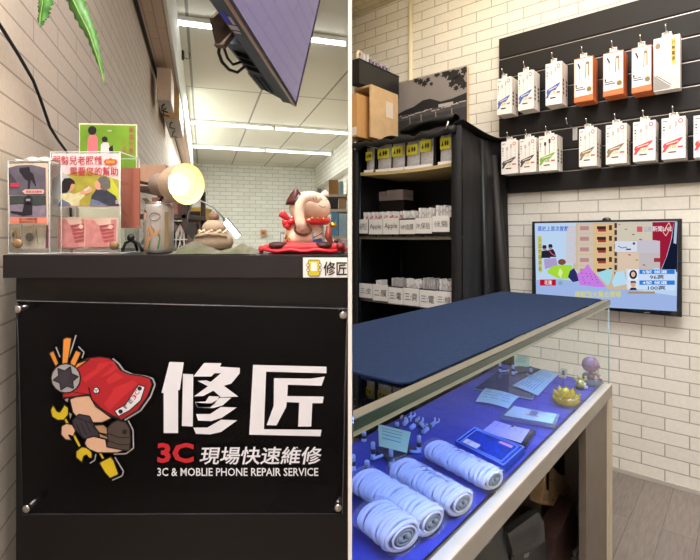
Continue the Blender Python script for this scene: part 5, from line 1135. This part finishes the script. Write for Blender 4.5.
for ti, (tags, SZ, sn) in enumerate(((tags2, S2, 'middle'), (tags3, S3, 'lower'))):
    for k, (x0, x1, yt, yb, tx) in enumerate(tags):
        BB = CF+.02
        a0 = R(x0-.6, yt, BB)[0]; a1 = R(x1+.6 if k < 5 else x1+6, yt, BB)[0]; a0 = max(a0, CA0+.032)
        if k == 5: a1 = CA1-.05
        z0 = SZ+.002; hb = .098 if ti == 0 else .085
        t = rthing('parts_bin', '%s black bin with a handwritten white tag on the %s shelf of the rack' % (ordn[k], sn), 'bin', (a0+a1)/2, BB+.1, z0, 'bins on the %s shelf' % sn)
        for lo, hi in (((a0, BB, z0), (a1, BB+.22, z0+.004)), ((a0, BB, z0), (a1, BB+.004, z0+hb)), ((a0, BB+.216, z0), (a1, BB+.22, z0+hb)), ((a0, BB, z0), (a0+.003, BB+.22, z0+hb)), ((a1-.003, BB, z0), (a1, BB+.22, z0+hb))): rp('panel', MB().box(lo, hi, binm), t)
        ta0, tz1 = R(x0, yt, BB-.004); ta1, _ = R(x1, yt, BB-.004); _, tz0 = R(x0, yb, BB-.004)
        ta0 = max(ta0, CA0+.030)
        tg = MB().box((ta0, BB-.006, tz0), (ta1, BB-.003, tz1), tagm)
        tg_ = rp('tag', tg, t, 'handwritten white tag'); rp('tag_writing', MB().text(lambda x, y, k_=0: V((ta0+(ta1-ta0)*x, BB-.0064-k_, tz1-(tz1-tz0)*y)), tx, .10, .3, .9, .72, mat('marker ink', '35343c', .6), bold=0), tg_)
        nC = 6 if ti == 0 else (0 if k == 0 else 2 if k == 1 else 6)
        root = None; step = (a1-a0-.02)/6
        for c_ in range(nC):
            aa = a0+.012+step*(c_+.5); hh = hb+.045+(.012 if k > 3 else 0)+(.01 if ti == 0 and k == 5 else 0)-(.02 if ti and k < 2 else 0)
            lab = 'thin white packs standing in the %s bin of the %s shelf' % (ordn[k], sn); gr = 'card packs in the %s bin, %s shelf' % (ordn[k], sn)
            if root is None:
                root = rthing('card_pack', lab, 'card pack', aa, BB+.05, z0+.006, gr)
                rp('sleeve', MB().box((aa-step*.42, BB+.018, z0+.008), (aa+step*.30, BB+.08, z0+hh), cardm if (k+ti) % 2 == 0 or ti == 0 else cardm2, .0015), root); rp('front_print', MB().box((aa-step*.34, BB+.0172, z0+hh-.035), (aa+step*.2, BB+.018, z0+hh-.022), inkr if (ti == 0 and k < 3) else inkg), root)
                rb = root.location.copy(); ra_ = aa
            else:
                d_ = aa-ra_; dup(root, loc=rb+U*d_+W*(.010*(c_ % 2)+.006*(c_ % 3))+V((0, 0, -.006*((c_*2+k) % 3))))
# a few flat boxes stacked behind the middle shelf bins
for j, (x0, x1, yt, yb) in enumerate(((370, 403, 197, 201.5), (372, 386, 192.5, 197), (386.5, 403, 190.5, 197))):
    bb = CF+.26; a0, z1 = R(x0, yt, bb); a1, z0 = R(x1, yb, bb); z0 = R(x0, yb, bb)[1]
    if j == 0: zlow = z0; zs0 = z1
    rsolo('flat_box', MB().box((a0, bb, z0 if j == 0 else zs0+.001), (a1, bb+.12, z1), mat('flat box pinkish', 'cdbfc0', .5), .001), ('long flat pale box behind the middle shelf bins', 'small flat pale box on top of the long one, left', 'small flat pale box on top of the long one, right')[j], 'box')
bb = CF+.26; a0, z1 = R(369, 201.8, bb); a1, _ = R(404, 201.8, bb)
rsolo('carton', MB().box((a0, bb, S2+.002), (a1, bb+.14, zlow-.001), mat('dark carton', '2a2626', .6)), 'dark carton carrying the flat pale boxes behind the middle shelf bins', 'box')
# ============================================================ GLASS DISPLAY CASE
ZT_ = 1.02; ZB_ = .722; KA0, KA1, KB = -.777, -.376, 1.885
cn_ = V((.004, 0, 0)); cl_ = lambda b: b.xf(RM).clip(cn_, (1, 0, 0))
def kp(name, lo, hi, m, root, label=None, bev=0):
    return part(name, cl_(MB().box(lo, hi, m, bev)), root, label)
gtop = clear('case glass', (.93, .975, .96), 1.45, .01); gfr = clear('case front glass', (.965, .985, .98), 1.15, .01)
gedge = mat('green glass edge', '14382f', .15, spec=.8); gedl = mat('pale glass edge', '9bb3a4', .2, spec=.8); wdk = mat('grey oak laminate', '9b968c', .5, noise=.12, nscale=10); wdl = mat('light oak edge', 'c4bba4', .5, noise=.06); wdd = mat('dark oak laminate', '6d6358', .5, noise=.18, nscale=14); alu = mat('dull aluminium', '8d8676', .4, .5)
NB = -.2                                                 # near end, cut by the partition
kc = rthing('display_case', 'glass display counter with a grey oak frame in the middle of the right shop', 'display case', (KA0+KA1)/2, 1.5, 0)
kp('glass_top', (KA0, NB, ZT_-.008), (KA1, KB, ZT_), gtop, kc)
kp('top_edge', (KA1-.0015, NB, ZT_-.0140), (KA1+.0008, KB, ZT_-.0008), gedge, kc, 'dark green polished edge'); kp('top_rail', (KA1-.014, NB, ZT_-.022), (KA1-.001, KB-.002, ZT_-.0085), mat('pale metal rail', 'a9b3a6', .3, .4), kc, 'pale metal rail')
kp('top_edge', (KA0, KB-.001, ZT_-.0085), (KA1, KB+.001, ZT_+.0003), gedl, kc); kp('top_edge', (KA0-.001, NB, ZT_-.0085), (KA0+.001, KB, ZT_+.0003), gedl, kc)
kp('top_frame', (KA1-.018, NB, ZT_+.0003), (KA1, KB, ZT_+.0015), alu, kc); kp('top_frame', (KA0+.0, NB, ZT_+.0003), (KA0+.008, KB, ZT_+.0014), alu, kc); kp('top_frame', (KA0, KB-.014, ZT_+.0003), (KA1, KB-.004, ZT_+.0012), alu, kc)
kp('glass_front', (KA1-.008, NB, ZB_), (KA1-.003, KB-.006, ZT_-.0215), gfr, kc)
kp('glass_end', (KA0+.004, KB-.007, ZB_), (KA1-.003, KB-.002, ZT_-.0215), gfr, kc)
kp('glass_back', (KA0+.003, NB, ZB_), (KA0+.008, KB-.007, ZT_-.0215), gfr, kc)
part('glass_corner', MB().tube([(KA1-.004, KB-.004, ZB_), (KA1-.004, KB-.004, ZT_-.009)], .002, gedl, 6).xf(RM), kc)
kp('base_board', (KA0, NB, ZB_-.03), (KA1-.02, KB-.02, ZB_-.004), wdd, kc)
kp('base_ledge', (KA1-.020, NB, ZB_-.004), (KA1+.006, KB+.002, ZB_), wdl, kc, 'light top ledge')
kp('front_rail', (KA1-.02, NB, ZB_-.044), (KA1+.006, KB+.002, ZB_-.004), wdk, kc); kp('back_rail', (KA0, NB, ZB_-.044), (KA0+.02, KB, ZB_-.004), wdk, kc); kp('end_rail', (KA0+.02, KB-.02, ZB_-.044), (KA1-.02, KB, ZB_-.004), wdk, kc)
kp('corner_post', (KA1-.05, KB-.055, 0), (KA1+.0065, KB+.0025, ZB_-.044), wdl, kc, 'light front corner post'); kp('corner_post', (KA0, KB-.06, 0), (KA0+.05, KB+.002, ZB_-.044), wdk, kc)
kp('side_panel', (KA1-.02, KB-.33, 0), (KA1+.0, KB-.055, ZB_-.044), wdd, kc, 'dark oak side panel'); kp('end_panel', (KA0+.05, KB-.016, .06), (KA1-.05, KB, ZB_-.044), wdk, kc)
kp('lower_shelf', (KA0+.002, NB, .16), (KA1-.02, KB-.02, .18), wdd, kc); kp('back_panel', (KA0, NB, .0), (KA0+.012, KB-.06, ZB_-.044), wdd, kc)
# blue velvet liner and counter mat
vel = mat('blue velvet', '2432a0', .95, noise=.25, nscale=40, bump=.3, sheen=.2)
ZV = ZB_+.003
solo('velvet_liner', cl_(MB().grid(lambda u, v: V((KA0+.012+(KA1-.026-KA0-.012)*v, .30+(KB-.014-.30)*u, ZV+.0016*math.sin(u*40+v*5)*math.sin(v*9)-.0005)), 90, 14, vel)), 'deep blue velvet liner on the floor of the glass display case', 'cloth', rz=RA, loc=RW(-.6, 1.4, ZV))
mtm = mat('navy felt', '222f48', .98, noise=.22, nscale=120, bump=.3, spec=.1)
def rr(x0, y0, x1, y1, r, n=6):
    out = []
    for cx, cy, s0 in ((x1-r, y1-r, 0), (x0+r, y1-r, 90), (x0+r, y0+r, 180), (x1-r, y0+r, 270)):
        for i in range(n+1): q = math.radians(s0+90*i/n); out.append((cx+r*math.cos(q), cy+r*math.sin(q)))
    return out
nb = RZ(404, 388, ZT_)[1]
mb0 = RZ(352, 374, ZT_)
outl_ = rr(KA0+.010, .2, KA1-.022, KB-.018, .02)
# the near edge of the mat runs square to the case, its corner rounded
near = RZ(411, 388, ZT_)[1]
near = .60
outl_ = rr(KA0+.010, near, KA1-.022, KB-.018, .022)
solo('counter_mat', cl_(MB().prism([(x, y, ZT_+.0015) for x, y in outl_], (0, 0, .003), mtm)), 'navy blue felt mat on top of the glass display case', 'mat', rz=RA, loc=RW(-.6, 1.4, ZT_))
# LED strip under the top, along the back
led = glow('case led', '7ba0ff', 72)
ls = rthing('led_strip', 'slim blue-white LED strip under the glass top along the front edge of the case', 'light strip', KA1-.02, 1.3, ZT_-.02)
part('channel', cl_(MB().box((KA1-.032, .40, ZT_-.013), (KA1-.018, KB-.02, ZT_-.009), alu)), ls); part('diode_bar', cl_(MB().box((KA1-.031, .42, ZT_-.0155), (KA1-.019, KB-.03, ZT_-.0131), led)), ls, 'lit diode bar')
# ---- things inside
def zbox(name, corners, z, th, m, label, cat, extra=None, tz=None):
    """flat thing from its photographed corners, lying at height z"""
    p = [at_z(x, y, z+th) for x, y in corners]
    b = MB().prism([q-V((0, 0, th)) for q in p], (0, 0, th), m)
    c = sum(p, V())/len(p); t = thing(name, label, cat, (c.x, c.y, z)); return t, b, p
def bil(p, lift=0): return lambda x, y, k=0: (p[0]*(1-x)+p[1]*x)*(1-y)+(p[3]*(1-x)+p[2]*x)*y+V((0, 0, lift+k))
zf = ZV+.002
# cable bundles in clear sleeves
cab_w = mat('white cable', 'd5dcee', .35, noise=.04); sleeve = clear('clear sleeve', (.97, .98, 1), 1.3, .12, 1, .10, 'eef3ff'); pal = mat('pale rubber grey', '8d9bb0', .4)
def bundle(pe, ps, r, label, text=None, n=11, rs=.62):
    ze = zf+r*rs
    e = at_z(pe[0], pe[1], ze); s_ = at_z(ps[0], ps[1], ze); ax = (e-s_); L = ax.length; ax.normalize(); side = V((0, 0, 1)).cross(ax)
    t = thing('cable_bundle', label, 'cable bundle', (s_+e)/2-V((0, 0, ze-zf)), 0, 'white cable bundles in the display case')
    for i in range(n):
        c = s_+ax*(L*(i+.5)/n); rr_ = r*(1+.05*math.sin(i*2.3)); h = L/n*.47
        b = MB(); pts = []
        for q in range(28):
            th = 2*PI*q/28; pts.append(c+side*math.cos(th)*(rr_-h)+V((0, 0, 1))*math.sin(th)*(rr_*rs-h)+ax*(.002*math.sin(th*2+i)))
        pts.append(pts[0]); b.tube(pts, h, cab_w, 8, caps=False)
        part('coil', b, t)
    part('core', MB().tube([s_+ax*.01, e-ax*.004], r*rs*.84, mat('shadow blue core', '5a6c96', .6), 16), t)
    b = MB()
    for j, f in enumerate((.8, .55, .3)):
        pts = [e+ax*.001+side*math.cos(2*PI*q/20)*r*f*.8+V((0, 0, 1))*math.sin(2*PI*q/20)*r*rs*f*.8 for q in range(21)]; b.tube(pts, .0022, (cab_w, pal, pal)[j], 6, caps=False)
    b.ell(e+side*r*.2, (.006, .006, .006), pal, n=8); b.ell(e-side*r*.25, (.007, .005, .005), pal, n=8)
    part('coil_end', b, t, 'grey plug ends inside the coil')
    def sl(u, v):
        th = 2*PI*u; x = -.012+(L+.02)*v; k = 1.07+.03*math.sin(u*31+v*17)+.02*math.sin(v*40); k *= (1 if .04 < v < .97 else .86)
        z = math.sin(th)*r*rs*k
        return s_+ax*x+side*math.cos(th)*r*k+V((0, 0, max(z, -r*rs)))
    part('plastic_sleeve', MB().grid(sl, 40, 22, sleeve), t, 'clear plastic sleeve')
    if text:
        up = V((0, 0, 1))
        def P(x, y, k=0):                                       # x along, y across
            q = (y-.5)*1.5; return s_+ax*(L*x)-side*math.sin(q)*r*1.09+up*(math.cos(q)*r*rs*1.09+k)
        part('writing', MB().text(P, text, .30, .30, .82, .62, mat('marker blue black', '2c3a66', .6), bold=0), t, 'handwritten marker lettering')
bundle((494, 480), (434, 449), .035, 'white cable bundle marked in marker, nearest the blue plastic case', 'Typec-L', 17)
bundle((462, 503), (401, 468), .036, 'white cable bundle second from the blue plastic case', 'Type-c', 18)
bundle((432, 522), (364, 480), .038, 'long white cable bundle between two others in the middle of the row', None, 19)
bundle((404, 537), (374, 514), .040, 'white cable bundle with a round grey end near the bottom of the case', None, 11)
# blue plastic case
bc_ = clear('blue clear plastic', (.35, .55, .98), 1.45, .08, 1, .45, '2e5fd0'); bcd = mat('blue plastic', '2a50c0', .25, coat=.4)
t, b, p = zbox('plastic_case', [(455, 441), (474, 427), (525, 447), (504, 466)], zf, .018, bc_, 'flat translucent blue plastic case beside the cable bundles', 'case')
part('body', b, t, 'translucent blue body'); P = bil(p, .0006)
b = MB(); e_ = mat('pale blue rim', '7fa6ee', .2, coat=.5)
for inset in (.02, .09):
    q = [P(inset, inset), P(1-inset, inset), P(1-inset, 1-inset), P(inset, 1-inset)]; b.tube(q+[q[0]], .0013, e_, 6)
part('lid_rim', b, t)
part('label', MB().rect(P, .1, .12, .32, .42, lb_, 1).rect(P, .12, .2, .3, .24, inkg, 2), t, 'white paper label'); part('label', MB().rect(P, .72, .6, .84, .85, mat('pink label', 'c98ab0', .5), 1), t, 'small pink label')
# lilac card on a dark phone
t, b, p = zbox('mobile_phone', [(486, 434), (500, 422), (536, 431), (526, 446)], zf, .010, blk, 'dark phone lying partly under the lilac form beside the blue plastic case', 'phone')
part('body', b, t); part('glass_front', MB().rect(bil(p, .0004), .05, .05, .95, .95, mat('dark phone glass', '1d2638', .1, coat=.8), 1), t)
lilm = mat('lilac paper', 'b6b0e0', .6, noise=.04)
zz_ = zf+.0125
p = [at_z(x, y, zz_) for x, y in [(482, 431), (495, 420.5), (530, 429.5), (521, 443)]]
g = MB().grid(lambda u, v: bil(p)(u, v)+V((0, 0, .0018*math.sin(u*5)*math.sin(v*3))), 10, 8, lilm); P = lambda x, y, k=0: bil(p)(x, y)+V((0, 0, .0018*math.sin(x*5)*math.sin(y*3)+.0004+k))
t = thing('paper_form', 'lilac printed form lying on the dark phone', 'form', sum(p, V())/4); part('sheet', g, t)
b = MB(); lk = mat('violet ink', '8d80c0', .6)
for q in range(1, 6): b.line(P, [(.06, q/6), (.94, q/6)], .015, lk, 1)
for q in (.3, .62): b.line(P, [(q, .08), (q, .92)], .012, lk, 1)
part('printing', b, t)
# lit phone
t, b, p = zbox('mobile_phone', [(501, 415.5), (512, 405.5), (559.5, 414.5), (555, 424.5)], zf, .011, mat('phone frame', '9fb0bc', .25, .6), 'phone with a bright pale screen in the middle of the display case', 'phone')
part('body', b, t); P = bil(p, .0004); part('screen', MB().rect(P, .03, .05, .97, .95, mat('pale cyan screen', 'b4dfe8', .15, noise=.12, nscale=15, coat=.8), 1), t, 'bright pale screen')
b = MB(); b.rect(P, .42, .45, .86, .6, mat('screen steel', '5c7890', .4), 2); b.rect(P, .36, .4, .46, .66, mat('screen red', 'b06a74', .4), 3); b.rect(P, .84, .35, .92, .75, mat('screen rust', 'a98478', .4), 3)
part('screen_picture', b, t)
# folded note
cy = mat('pale cyan paper', 'b9dcdc', .6, noise=.05)
def paper(corners, z, label, name='paper_note', bend=.004, rows=4, m=cy, cat='paper', inkm=None):
    p = [at_z(x, y, z) for x, y in corners]; f = lambda u, v: bil(p)(u, v)+V((0, 0, bend*math.sin(PI*u)*.6+bend*.5*math.sin(v*4)+.001))
    t = thing(name, label, cat, sum(p, V())/4-V((0, 0, 0))); part('sheet', MB().grid(f, 12, 8, m), t)
    b = MB(); im = inkm or mat('teal ink', '6fa0a8', .6)
    P = lambda x, y, k=0: f(x, y)+V((0, 0, .0006+k))
    for q in range(rows):
        y = .15+.7*q/rows; n = 3
        for j in range(n): b.line(P, [(.1+.28*j, y), (.1+.28*j+.16+.05*((q+j) % 3), y)], .03, im, 1)
    part('printing', b, t); return t
paper([(485.5, 388.5), (519.5, 397), (508, 408), (475.5, 401)], zf+.004, 'small folded pale cyan note lying left of the bright-screened phone', bend=.006)
# glass plate and sheet
t, b, p = zbox('glass_tray', [(473.5, 388), (499, 368.5), (543, 370), (532, 398.5)], zf, .005, clear('smoky glass plate', (.72, .78, .86), 1.45, .05, 1, .25, '60708a'), 'smoky glass plate under the stand and sheet at the far end', 'plate')
part('plate', b, t); q = [x+V((0, 0, -.0025)) for x in p]; part('edge', MB().tube(q+[q[0]], .0022, mat('pale plate edge', '8fa9b6', .25), 6), t)
paper([(512, 386), (543, 369), (558.5, 374.5), (538, 395.5)], zf+.0065, 'large pale cyan sheet lying across the smoky glass plate', bend=.003, rows=6, name='paper_sheet')
# clamps: security stands
cpm = mat('pale blue plastic', 'a9bde6', .3, coat=.3); dkb = mat('dark band', '2b3448', .4)
def clamp(x, y, h=.030, r=.0055, root=None):
    c = at_z(x, y, zf); b = MB().lathe([(r*1.1, 0), (r*1.15, .003), (r, .004), (r, h*.62)], cpm, c, n=16).lathe([(r*1.12, h*.34), (r*1.12, h*.62)], dkb, c, n=16).lathe([(r*.95, h*.62), (r*.95, h*.95), (r*.75, h)], cpm, c, n=16)
    return b
def stand(posts, plate, label, h=.033, note=None):
    p = [at_z(x, y, zf+.008) for x, y in plate]; t = thing('phone_stand', label, 'phone stand', sum(p, V())/4-V((0, 0, .008)))
    part('base_plate', MB().prism([q-V((0, 0, .005)) for q in p], (0, 0, .005), mat('dark stand base', '27324a', .4)), t)
    for x, y in posts: part('post', clamp(x, y, h), t)
    for i in range(len(posts)):
        x, y = posts[i]; c = at_z(x, y, zf+.010); m_ = sum(p, V())/4; part('gripper', MB().tube([c, c+(m_-c)*.4], .0035, cpm, 8), t)
    return t
stand([(373, 459), (391, 467), (419, 452)], [(376, 451), (392, 462), (417, 448), (400, 440)], 'phone stand with three pale posts around a dark base, near the left of the case', .040)
gcy = mat('pale green paper', 'b5dcb8', .6, noise=.05)
def upnote(corners, za, zbk, label):
    p = [at_z(corners[0][0], corners[0][1], zbk), at_z(corners[1][0], corners[1][1], zbk), at_z(corners[2][0], corners[2][1], za), at_z(corners[3][0], corners[3][1], za)]
    f = lambda u, v: bil(p)(u, v)+V((0, 0, .004*math.sin(PI*v)))
    t = thing('paper_note', label, 'paper', sum(p, V())/4-V((0, 0, .01))); part('sheet', MB().grid(f, 10, 8, gcy), t); b = MB(); im = mat('teal ink', '6fa0a8', .6)
    for q in range(4): b.line(lambda x, y, k=0: f(x, y)+V((0, -.0008, .0006+k)), [(.12, .2+.16*q), (.75, .2+.16*q)], .04, im, 1)
    part('printing', b, t)
upnote([(378, 424), (411, 432), (407, 453), (379, 446)], zf+.012, zf+.030, 'pale green curled note resting in the three-post phone stand')
stand([(500, 371.5), (513, 374), (531, 377.5)], [(505, 368), (518, 373), (540, 369), (526, 365)], 'phone stand with pale posts on the smoky glass plate at the far end', .034)
upnote([(516, 355.5), (530, 357), (529, 367), (514, 365.5)], zf+.016, zf+.040, 'small pale green note resting in the far phone stand')
# loose clamps
for k, (x, y, h, lab) in enumerate(((353, 470, .034, 'pale upright clamp at the left edge of the case, behind the bundles'), (367, 477, .036, 'pale upright clamp with a dark band, right of the leftmost clamp'), (364, 441, .024, 'short clamp behind the three-post stand near the left edge'), (397, 432, .026, 'upright clamp behind the green curled note'))):
    solo('phone_clamp', clamp(x, y, h, .006), lab, 'clamp', 'loose phone clamps')
for k, (x0, y0, x1, y1, lab) in enumerate(((404, 424, 413, 415, 'lying pale clamp, farthest left of the loose pile'), (411, 428, 421, 420, 'lying pale clamp in the middle of the loose pile'), (417, 420, 425, 427, 'lying pale clamp crossing the middle of the loose pile'), (423, 432, 437, 421, 'lying pale clamp at the right end of the loose pile'), (402, 417, 409, 421, 'lying pale clamp at the back of the loose pile'))):
    a_, b_ = at_z(x0, y0, zf+.0065), at_z(x1, y1, zf+.0065); d = (b_-a_)
    t = thing('phone_clamp', lab, 'clamp', (a_+b_)/2-V((0, 0, .0065)), 0, 'loose phone clamps')
    part('barrel', MB().tube([a_, a_+d*.7], .0062, cpm, 12), t); part('band', MB().tube([a_+d*.3, a_+d*.5], .0066, dkb, 12), t)
    s_ = V((0, 0, 1)).cross(d.normalized())*.006; part('jaw', MB().tube([a_+d*.7, b_+s_, b_+s_+V((0, 0, .008))], .0028, cpm, 8), t); part('jaw', MB().tube([a_+d*.7, b_-s_, b_-s_+V((0, 0, .008))], .0028, cpm, 8), t)
# crystal lotus
lc = at_z(566, 404, zf); yg = clear('yellow crystal', (.98, .88, .28), 1.5, .03, 1, .35, 'e8cf2a'); cgl = clear('clear crystal', (.9, .95, 1), 1.5, .03, 1, .15, 'ffffff'); yo = mat('amber yellow', 'd9c21c', .15, coat=.8, noise=.25, nscale=200)
lt_ = thing('crystal_lotus', 'yellow crystal lotus ornament near the front corner of the display case', 'ornament', lc)
part('bowl', MB().lathe([(.022, 0), (.034, .005), (.042, .018), (.038, .028), (.027, .015), (.001, .010)], yg, lc, n=10), lt_)
def petal(th, r0, z0, h, w_, m, tilt):
    c, s_ = math.cos(th), math.sin(th); o = lc+V((c*r0, s_*r0, z0)); ax_ = V((c*tilt, s_*tilt, 1)).normalized(); sd = V((-s_, c, 0)); fr = V((c, s_, 0))
    vs = [o, o+ax_*h*.5+sd*w_, o+ax_*h, o+ax_*h*.5-sd*w_, o+ax_*h*.45+fr*w_*.6, o+ax_*h*.45-fr*w_*.3]
    return MB().add(vs, [(0, 1, 4), (1, 2, 4), (2, 3, 4), (3, 0, 4), (1, 0, 5), (2, 1, 5), (3, 2, 5), (0, 3, 5)], m)
for k in range(9): part('petal', petal(2*PI*k/9, .025, .010, .036, .0110, (yg, cgl)[k % 3 == 1], .7), lt_)
for k in range(7): part('petal', petal(2*PI*k/7+.2, .014, .017, .038, .0100, (yo, yg)[k % 2], .35), lt_)
part('crystal_ball', MB().ell(lc+V((0, 0, .038)), (.012, .012, .013), yo, n=14), lt_)
# little sign card, gold figurine, baby monk
c = at_z(563, 384, zf)
sc_ = thing('sign_card', 'tiny cream sign card with black writing standing behind the crystal lotus', 'card', c)
rz_ = Matrix.Rotation(-.35, 3, 'Z')
f = lambda x, z, y=0: c+rz_ @ V((x, y, z))
part('card', MB().prism([f(-.014, .024), f(.010, .020), f(.015, .052), f(-.006, .058)], rz_ @ V((0, .0015, 0)), mat('cream card', 'd5cf9e', .5)), sc_)
P = lambda x, y, k=0: f(-.008+.018*x, .052-.024*y, -.0006-k); part('writing', MB().text(P, '福', .2, .15, .75, .85, ink, bold=.02), sc_); part('stem', MB().tube([c, f(0, .025)], .0018, steel, 6), sc_)
gc_ = at_z(580, 389, zf); gld = mat('pale gold', 'dccb78', .3, .5, noise=.3, nscale=200)
gg = thing('gold_figurine', 'small pale gold laughing figurine between the lotus and the baby monk', 'figurine', gc_)
part('base', MB().lathe([(.014, 0), (.015, .006), (.012, .010)], mat('dark green base', '22342c', .4), gc_, n=16), gg)
part('body', MB().lathe([(.010, .010), (.014, .016), (.013, .026), (.008, .033)], gld, gc_, n=18), gg); part('head', MB().ell(gc_+V((0, 0, .039)), (.0085, .008, .0085), gld, n=14), gg)
for sx_ in (-1, 1): part('arm', MB().tube([gc_+V((sx_*.010, 0, .030)), gc_+V((sx_*.018, -.004, .034)), gc_+V((sx_*.017, -.004, .045))], .004, gld, 8), gg)
part('staff', MB().tube([gc_+V((.012, -.010, .004)), gc_+V((.014, -.008, .024))], .003, mat('ivory', 'e8e0c8', .4), 8).ell(gc_+V((.016, -.012, .010)), (.005, .005, .005), mat('ivory', 'e8e0c8', .4), n=10), gg)
mc = at_z(592, 385.5, zf); rd = (U*.55-W*.6).normalized(); rd.z = 0
ms = mat('terracotta lilac skin', '8d6a76', .45, noise=.08); mj = mat('blue grey robe', '4f7186', .6, noise=.15, nscale=60)
mk_ = thing('monk_figurine', 'little sleeping bald monk figurine in blue trousers at the corner of the display case', 'figurine', mc)
px_ = V((1, 0, 0)); sc2 = 1.689/F
g_ = lambda x, y, dy=0: V(((x-CX)/F*(mc.y+dy), mc.y+dy, H-(y-HY)/F*(mc.y+dy)))
part('robe', MB().tube([g_(585, 380, .008), g_(590, 383), g_(597, 383.5, -.004), g_(601, 382, -.006)], [.013, .0125, .010, .007], mj, 14).ell(g_(586, 377, .01), (.013, .014, .017), mj, n=16), mk_, 'blue grey robe and trousers')
part('torso', MB().tube([g_(590, 379.5, -.001), g_(592, 373)], [.0135, .011], ms, 14), mk_)
part('arm', MB().tube([g_(595, 373, -.008), g_(599, 376, -.012), g_(600.5, 380, -.010)], [.0055, .0065, .006], ms, 10), mk_); part('foot', MB().ell(g_(602, 382, -.010), (.007, .006, .0055), ms, n=12), mk_)
hd = g_(590.5, 364.5); part('head', MB().ell(hd, (.0285, .026, .0275), ms, n=24).ell(hd+V((.024, -.008, -.006)), (.006, .007, .006), ms, n=10), mk_)
part('ear', MB().ell(hd+V((-.006, -.0255, -.006)), (.005, .003, .007), ms, n=10), mk_)
b = MB(); fl = mat('face line', '4c343c', .6)
HH = lambda x, y, k=0: (lambda d: hd+d.normalized()*.0292*(1 if True else 1)+V((0, -k*.3, 0)))(V((x, -1.0, y)))
for pts in ([(.35, .05), (.5, -.02), (.66, .03)], [(.42, -.5), (.56, -.56), (.68, -.5)], [(1.0, .05), (1.15, 0), (1.3, .06)]): b.line(HH, pts, .07, fl, 1)
part('face_lines', b, mk_); part('bead', MB().ell(g_(600.5, 377.5, -.018), (.004, .004, .004), mat('cream bead', 'e0d0a0', .4), n=8), mk_)
# ---- things on the lower shelf, seen through the open front
def under(pts, a, th, m, label, name, cat, parts=()):
    """upright thing at depth a from its photographed outline"""
    q = [V((a,)+RS(x, y, a)) for x, y in pts]; q = [V((p.x, p.y, p.z)) for p in q]
    P = lambda x, y, k=0: (lambda r: V((a+.0005+k, r[0], r[1])))(RS(x, y, a))
    xs = [p.y for p in q]; t = rthing(name, label, cat, a-th/2, (min(xs)+max(xs))/2, min(p.z for p in q))
    part('body', MB().prism(q, (-th, 0, 0), m).xf(RM), t)
    for pn, fn in parts:
        b = MB(); fn(b, P); part(pn, b.xf(RM), t)
    return t
lpm = mat('dark grey green lid', '2b312f', .45, noise=.1); kbm = mat('charcoal plastic', '34383a', .45); kky = mat('key black', '08090a', .35); tanb = mat('tan plastic', 'a08a66', .5, noise=.08); lth = mat('brown leather', '3c2a27', .35, noise=.25, nscale=20, coat=.3); blkb = mat('black bag cloth', '151315', .6, bump=.3); pls = mat('grey plastic label', '7b8585', .5)
def f1(b, P):
    for i in range(3): b.line(P, [(480+i*2, 549-i*4), (491+i*2, 541-i*4)], .8, pls, 1)
under([(440, 575), (470, 545), (500, 518), (507, 545), (512, 590), (450, 600)], KA1-.06, .03, lpm, 'dark grey-green laptop lid leaning under the display case, at the left', 'laptop', 'laptop', (('lettering', f1),))
def f2(b, P):
    for i in range(5):
        for j in range(4): b.art(P, [(514+i*5.6-j*.6, 536-i*2.7+j*5.2), (518.6+i*5.6-j*.6, 533.8-i*2.7+j*5.2), (518+i*5.6-j*.6, 537.4-i*2.7+j*5.2), (513.4+i*5.6-j*.6, 539.6-i*2.7+j*5.2)], kky, 1)
def f3(b, P):
    b.art(P, [(524, 554), (529, 552), (528, 557), (523.5, 558)], pls, 1)
under([(508, 534), (538, 512), (544, 522), (545, 542), (514, 557)], KA1-.05, .02, kbm, 'charcoal keyboard standing behind the laptop lid under the case', 'keyboard', 'keyboard', (('key', f2),))
under([(511, 556), (546, 540), (549, 560), (549, 595), (518, 605)], KA1-.08, .02, mat('graphite plastic', '16191b', .4), 'graphite device with pale labels in front of the keyboard under the case', 'device', 'device', (('label', f3),))
def f4(b, P):
    b.rect(P, 546, 472, 549, 490, kky, 1); b.rect(P, 556.5, 485, 559, 491, kky, 1); b.rect(P, 557, 485.5, 558.5, 490.5, tanb, 2)
    for x, y in ((553, 500), (560, 502), (567, 495), (551, 480)): b.disc(P, x, y, 1, kky, 1)
    b.rect(P, 543, 494, 550, 501, mat('tan shade plastic', '8b775a', .5), .6); b.rect(P, 561, 499, 567, 504, mat('tan shade plastic', '8b775a', .5), .6)
under([(546, 468), (552, 466), (570, 486), (566, 508), (541, 504), (543, 485)], KA1-.12, .035, tanb, 'tan plastic battery box with dark slots under the display case', 'battery_box', 'battery box', (('slot', f4),))
under([(541, 503.5), (566, 508.5), (556, 530), (552, 580), (540, 585), (541, 520)], KA1-.17, .02, mat('grey beige box', '8a8676', .6), 'grey-beige panel standing below the tan battery box', 'panel', 'panel')
under([(569, 512), (575, 500), (577, 520), (574, 560), (567, 600), (549, 600), (551, 570), (556, 540)], KA1-.07, .06, lth, 'brown leather bag leaning under the display case beside the side panel', 'leather_bag', 'bag')
under([(548, 462), (585, 436), (588, 560), (588, 600), (578, 600), (576, 500), (572, 484), (556, 466)], KA1-.15, .03, blkb, 'tall black cloth bag hanging behind the leather bag under the case', 'cloth_bag', 'bag')
under([(577, 470), (580, 452), (583, 450), (585, 480), (582, 530), (579, 520)], KA1-.11, .015, lth, 'narrow brown strap standing in front of the tall black cloth bag', 'strap', 'strap')
under([(576, 552), (588, 541), (588, 545), (576, 557)], KA1-.06, .01, mat('silver bar', 'b5b2ac', .3, .6), 'silver bar lying beside the leather bag under the case', 'bar', 'bar')
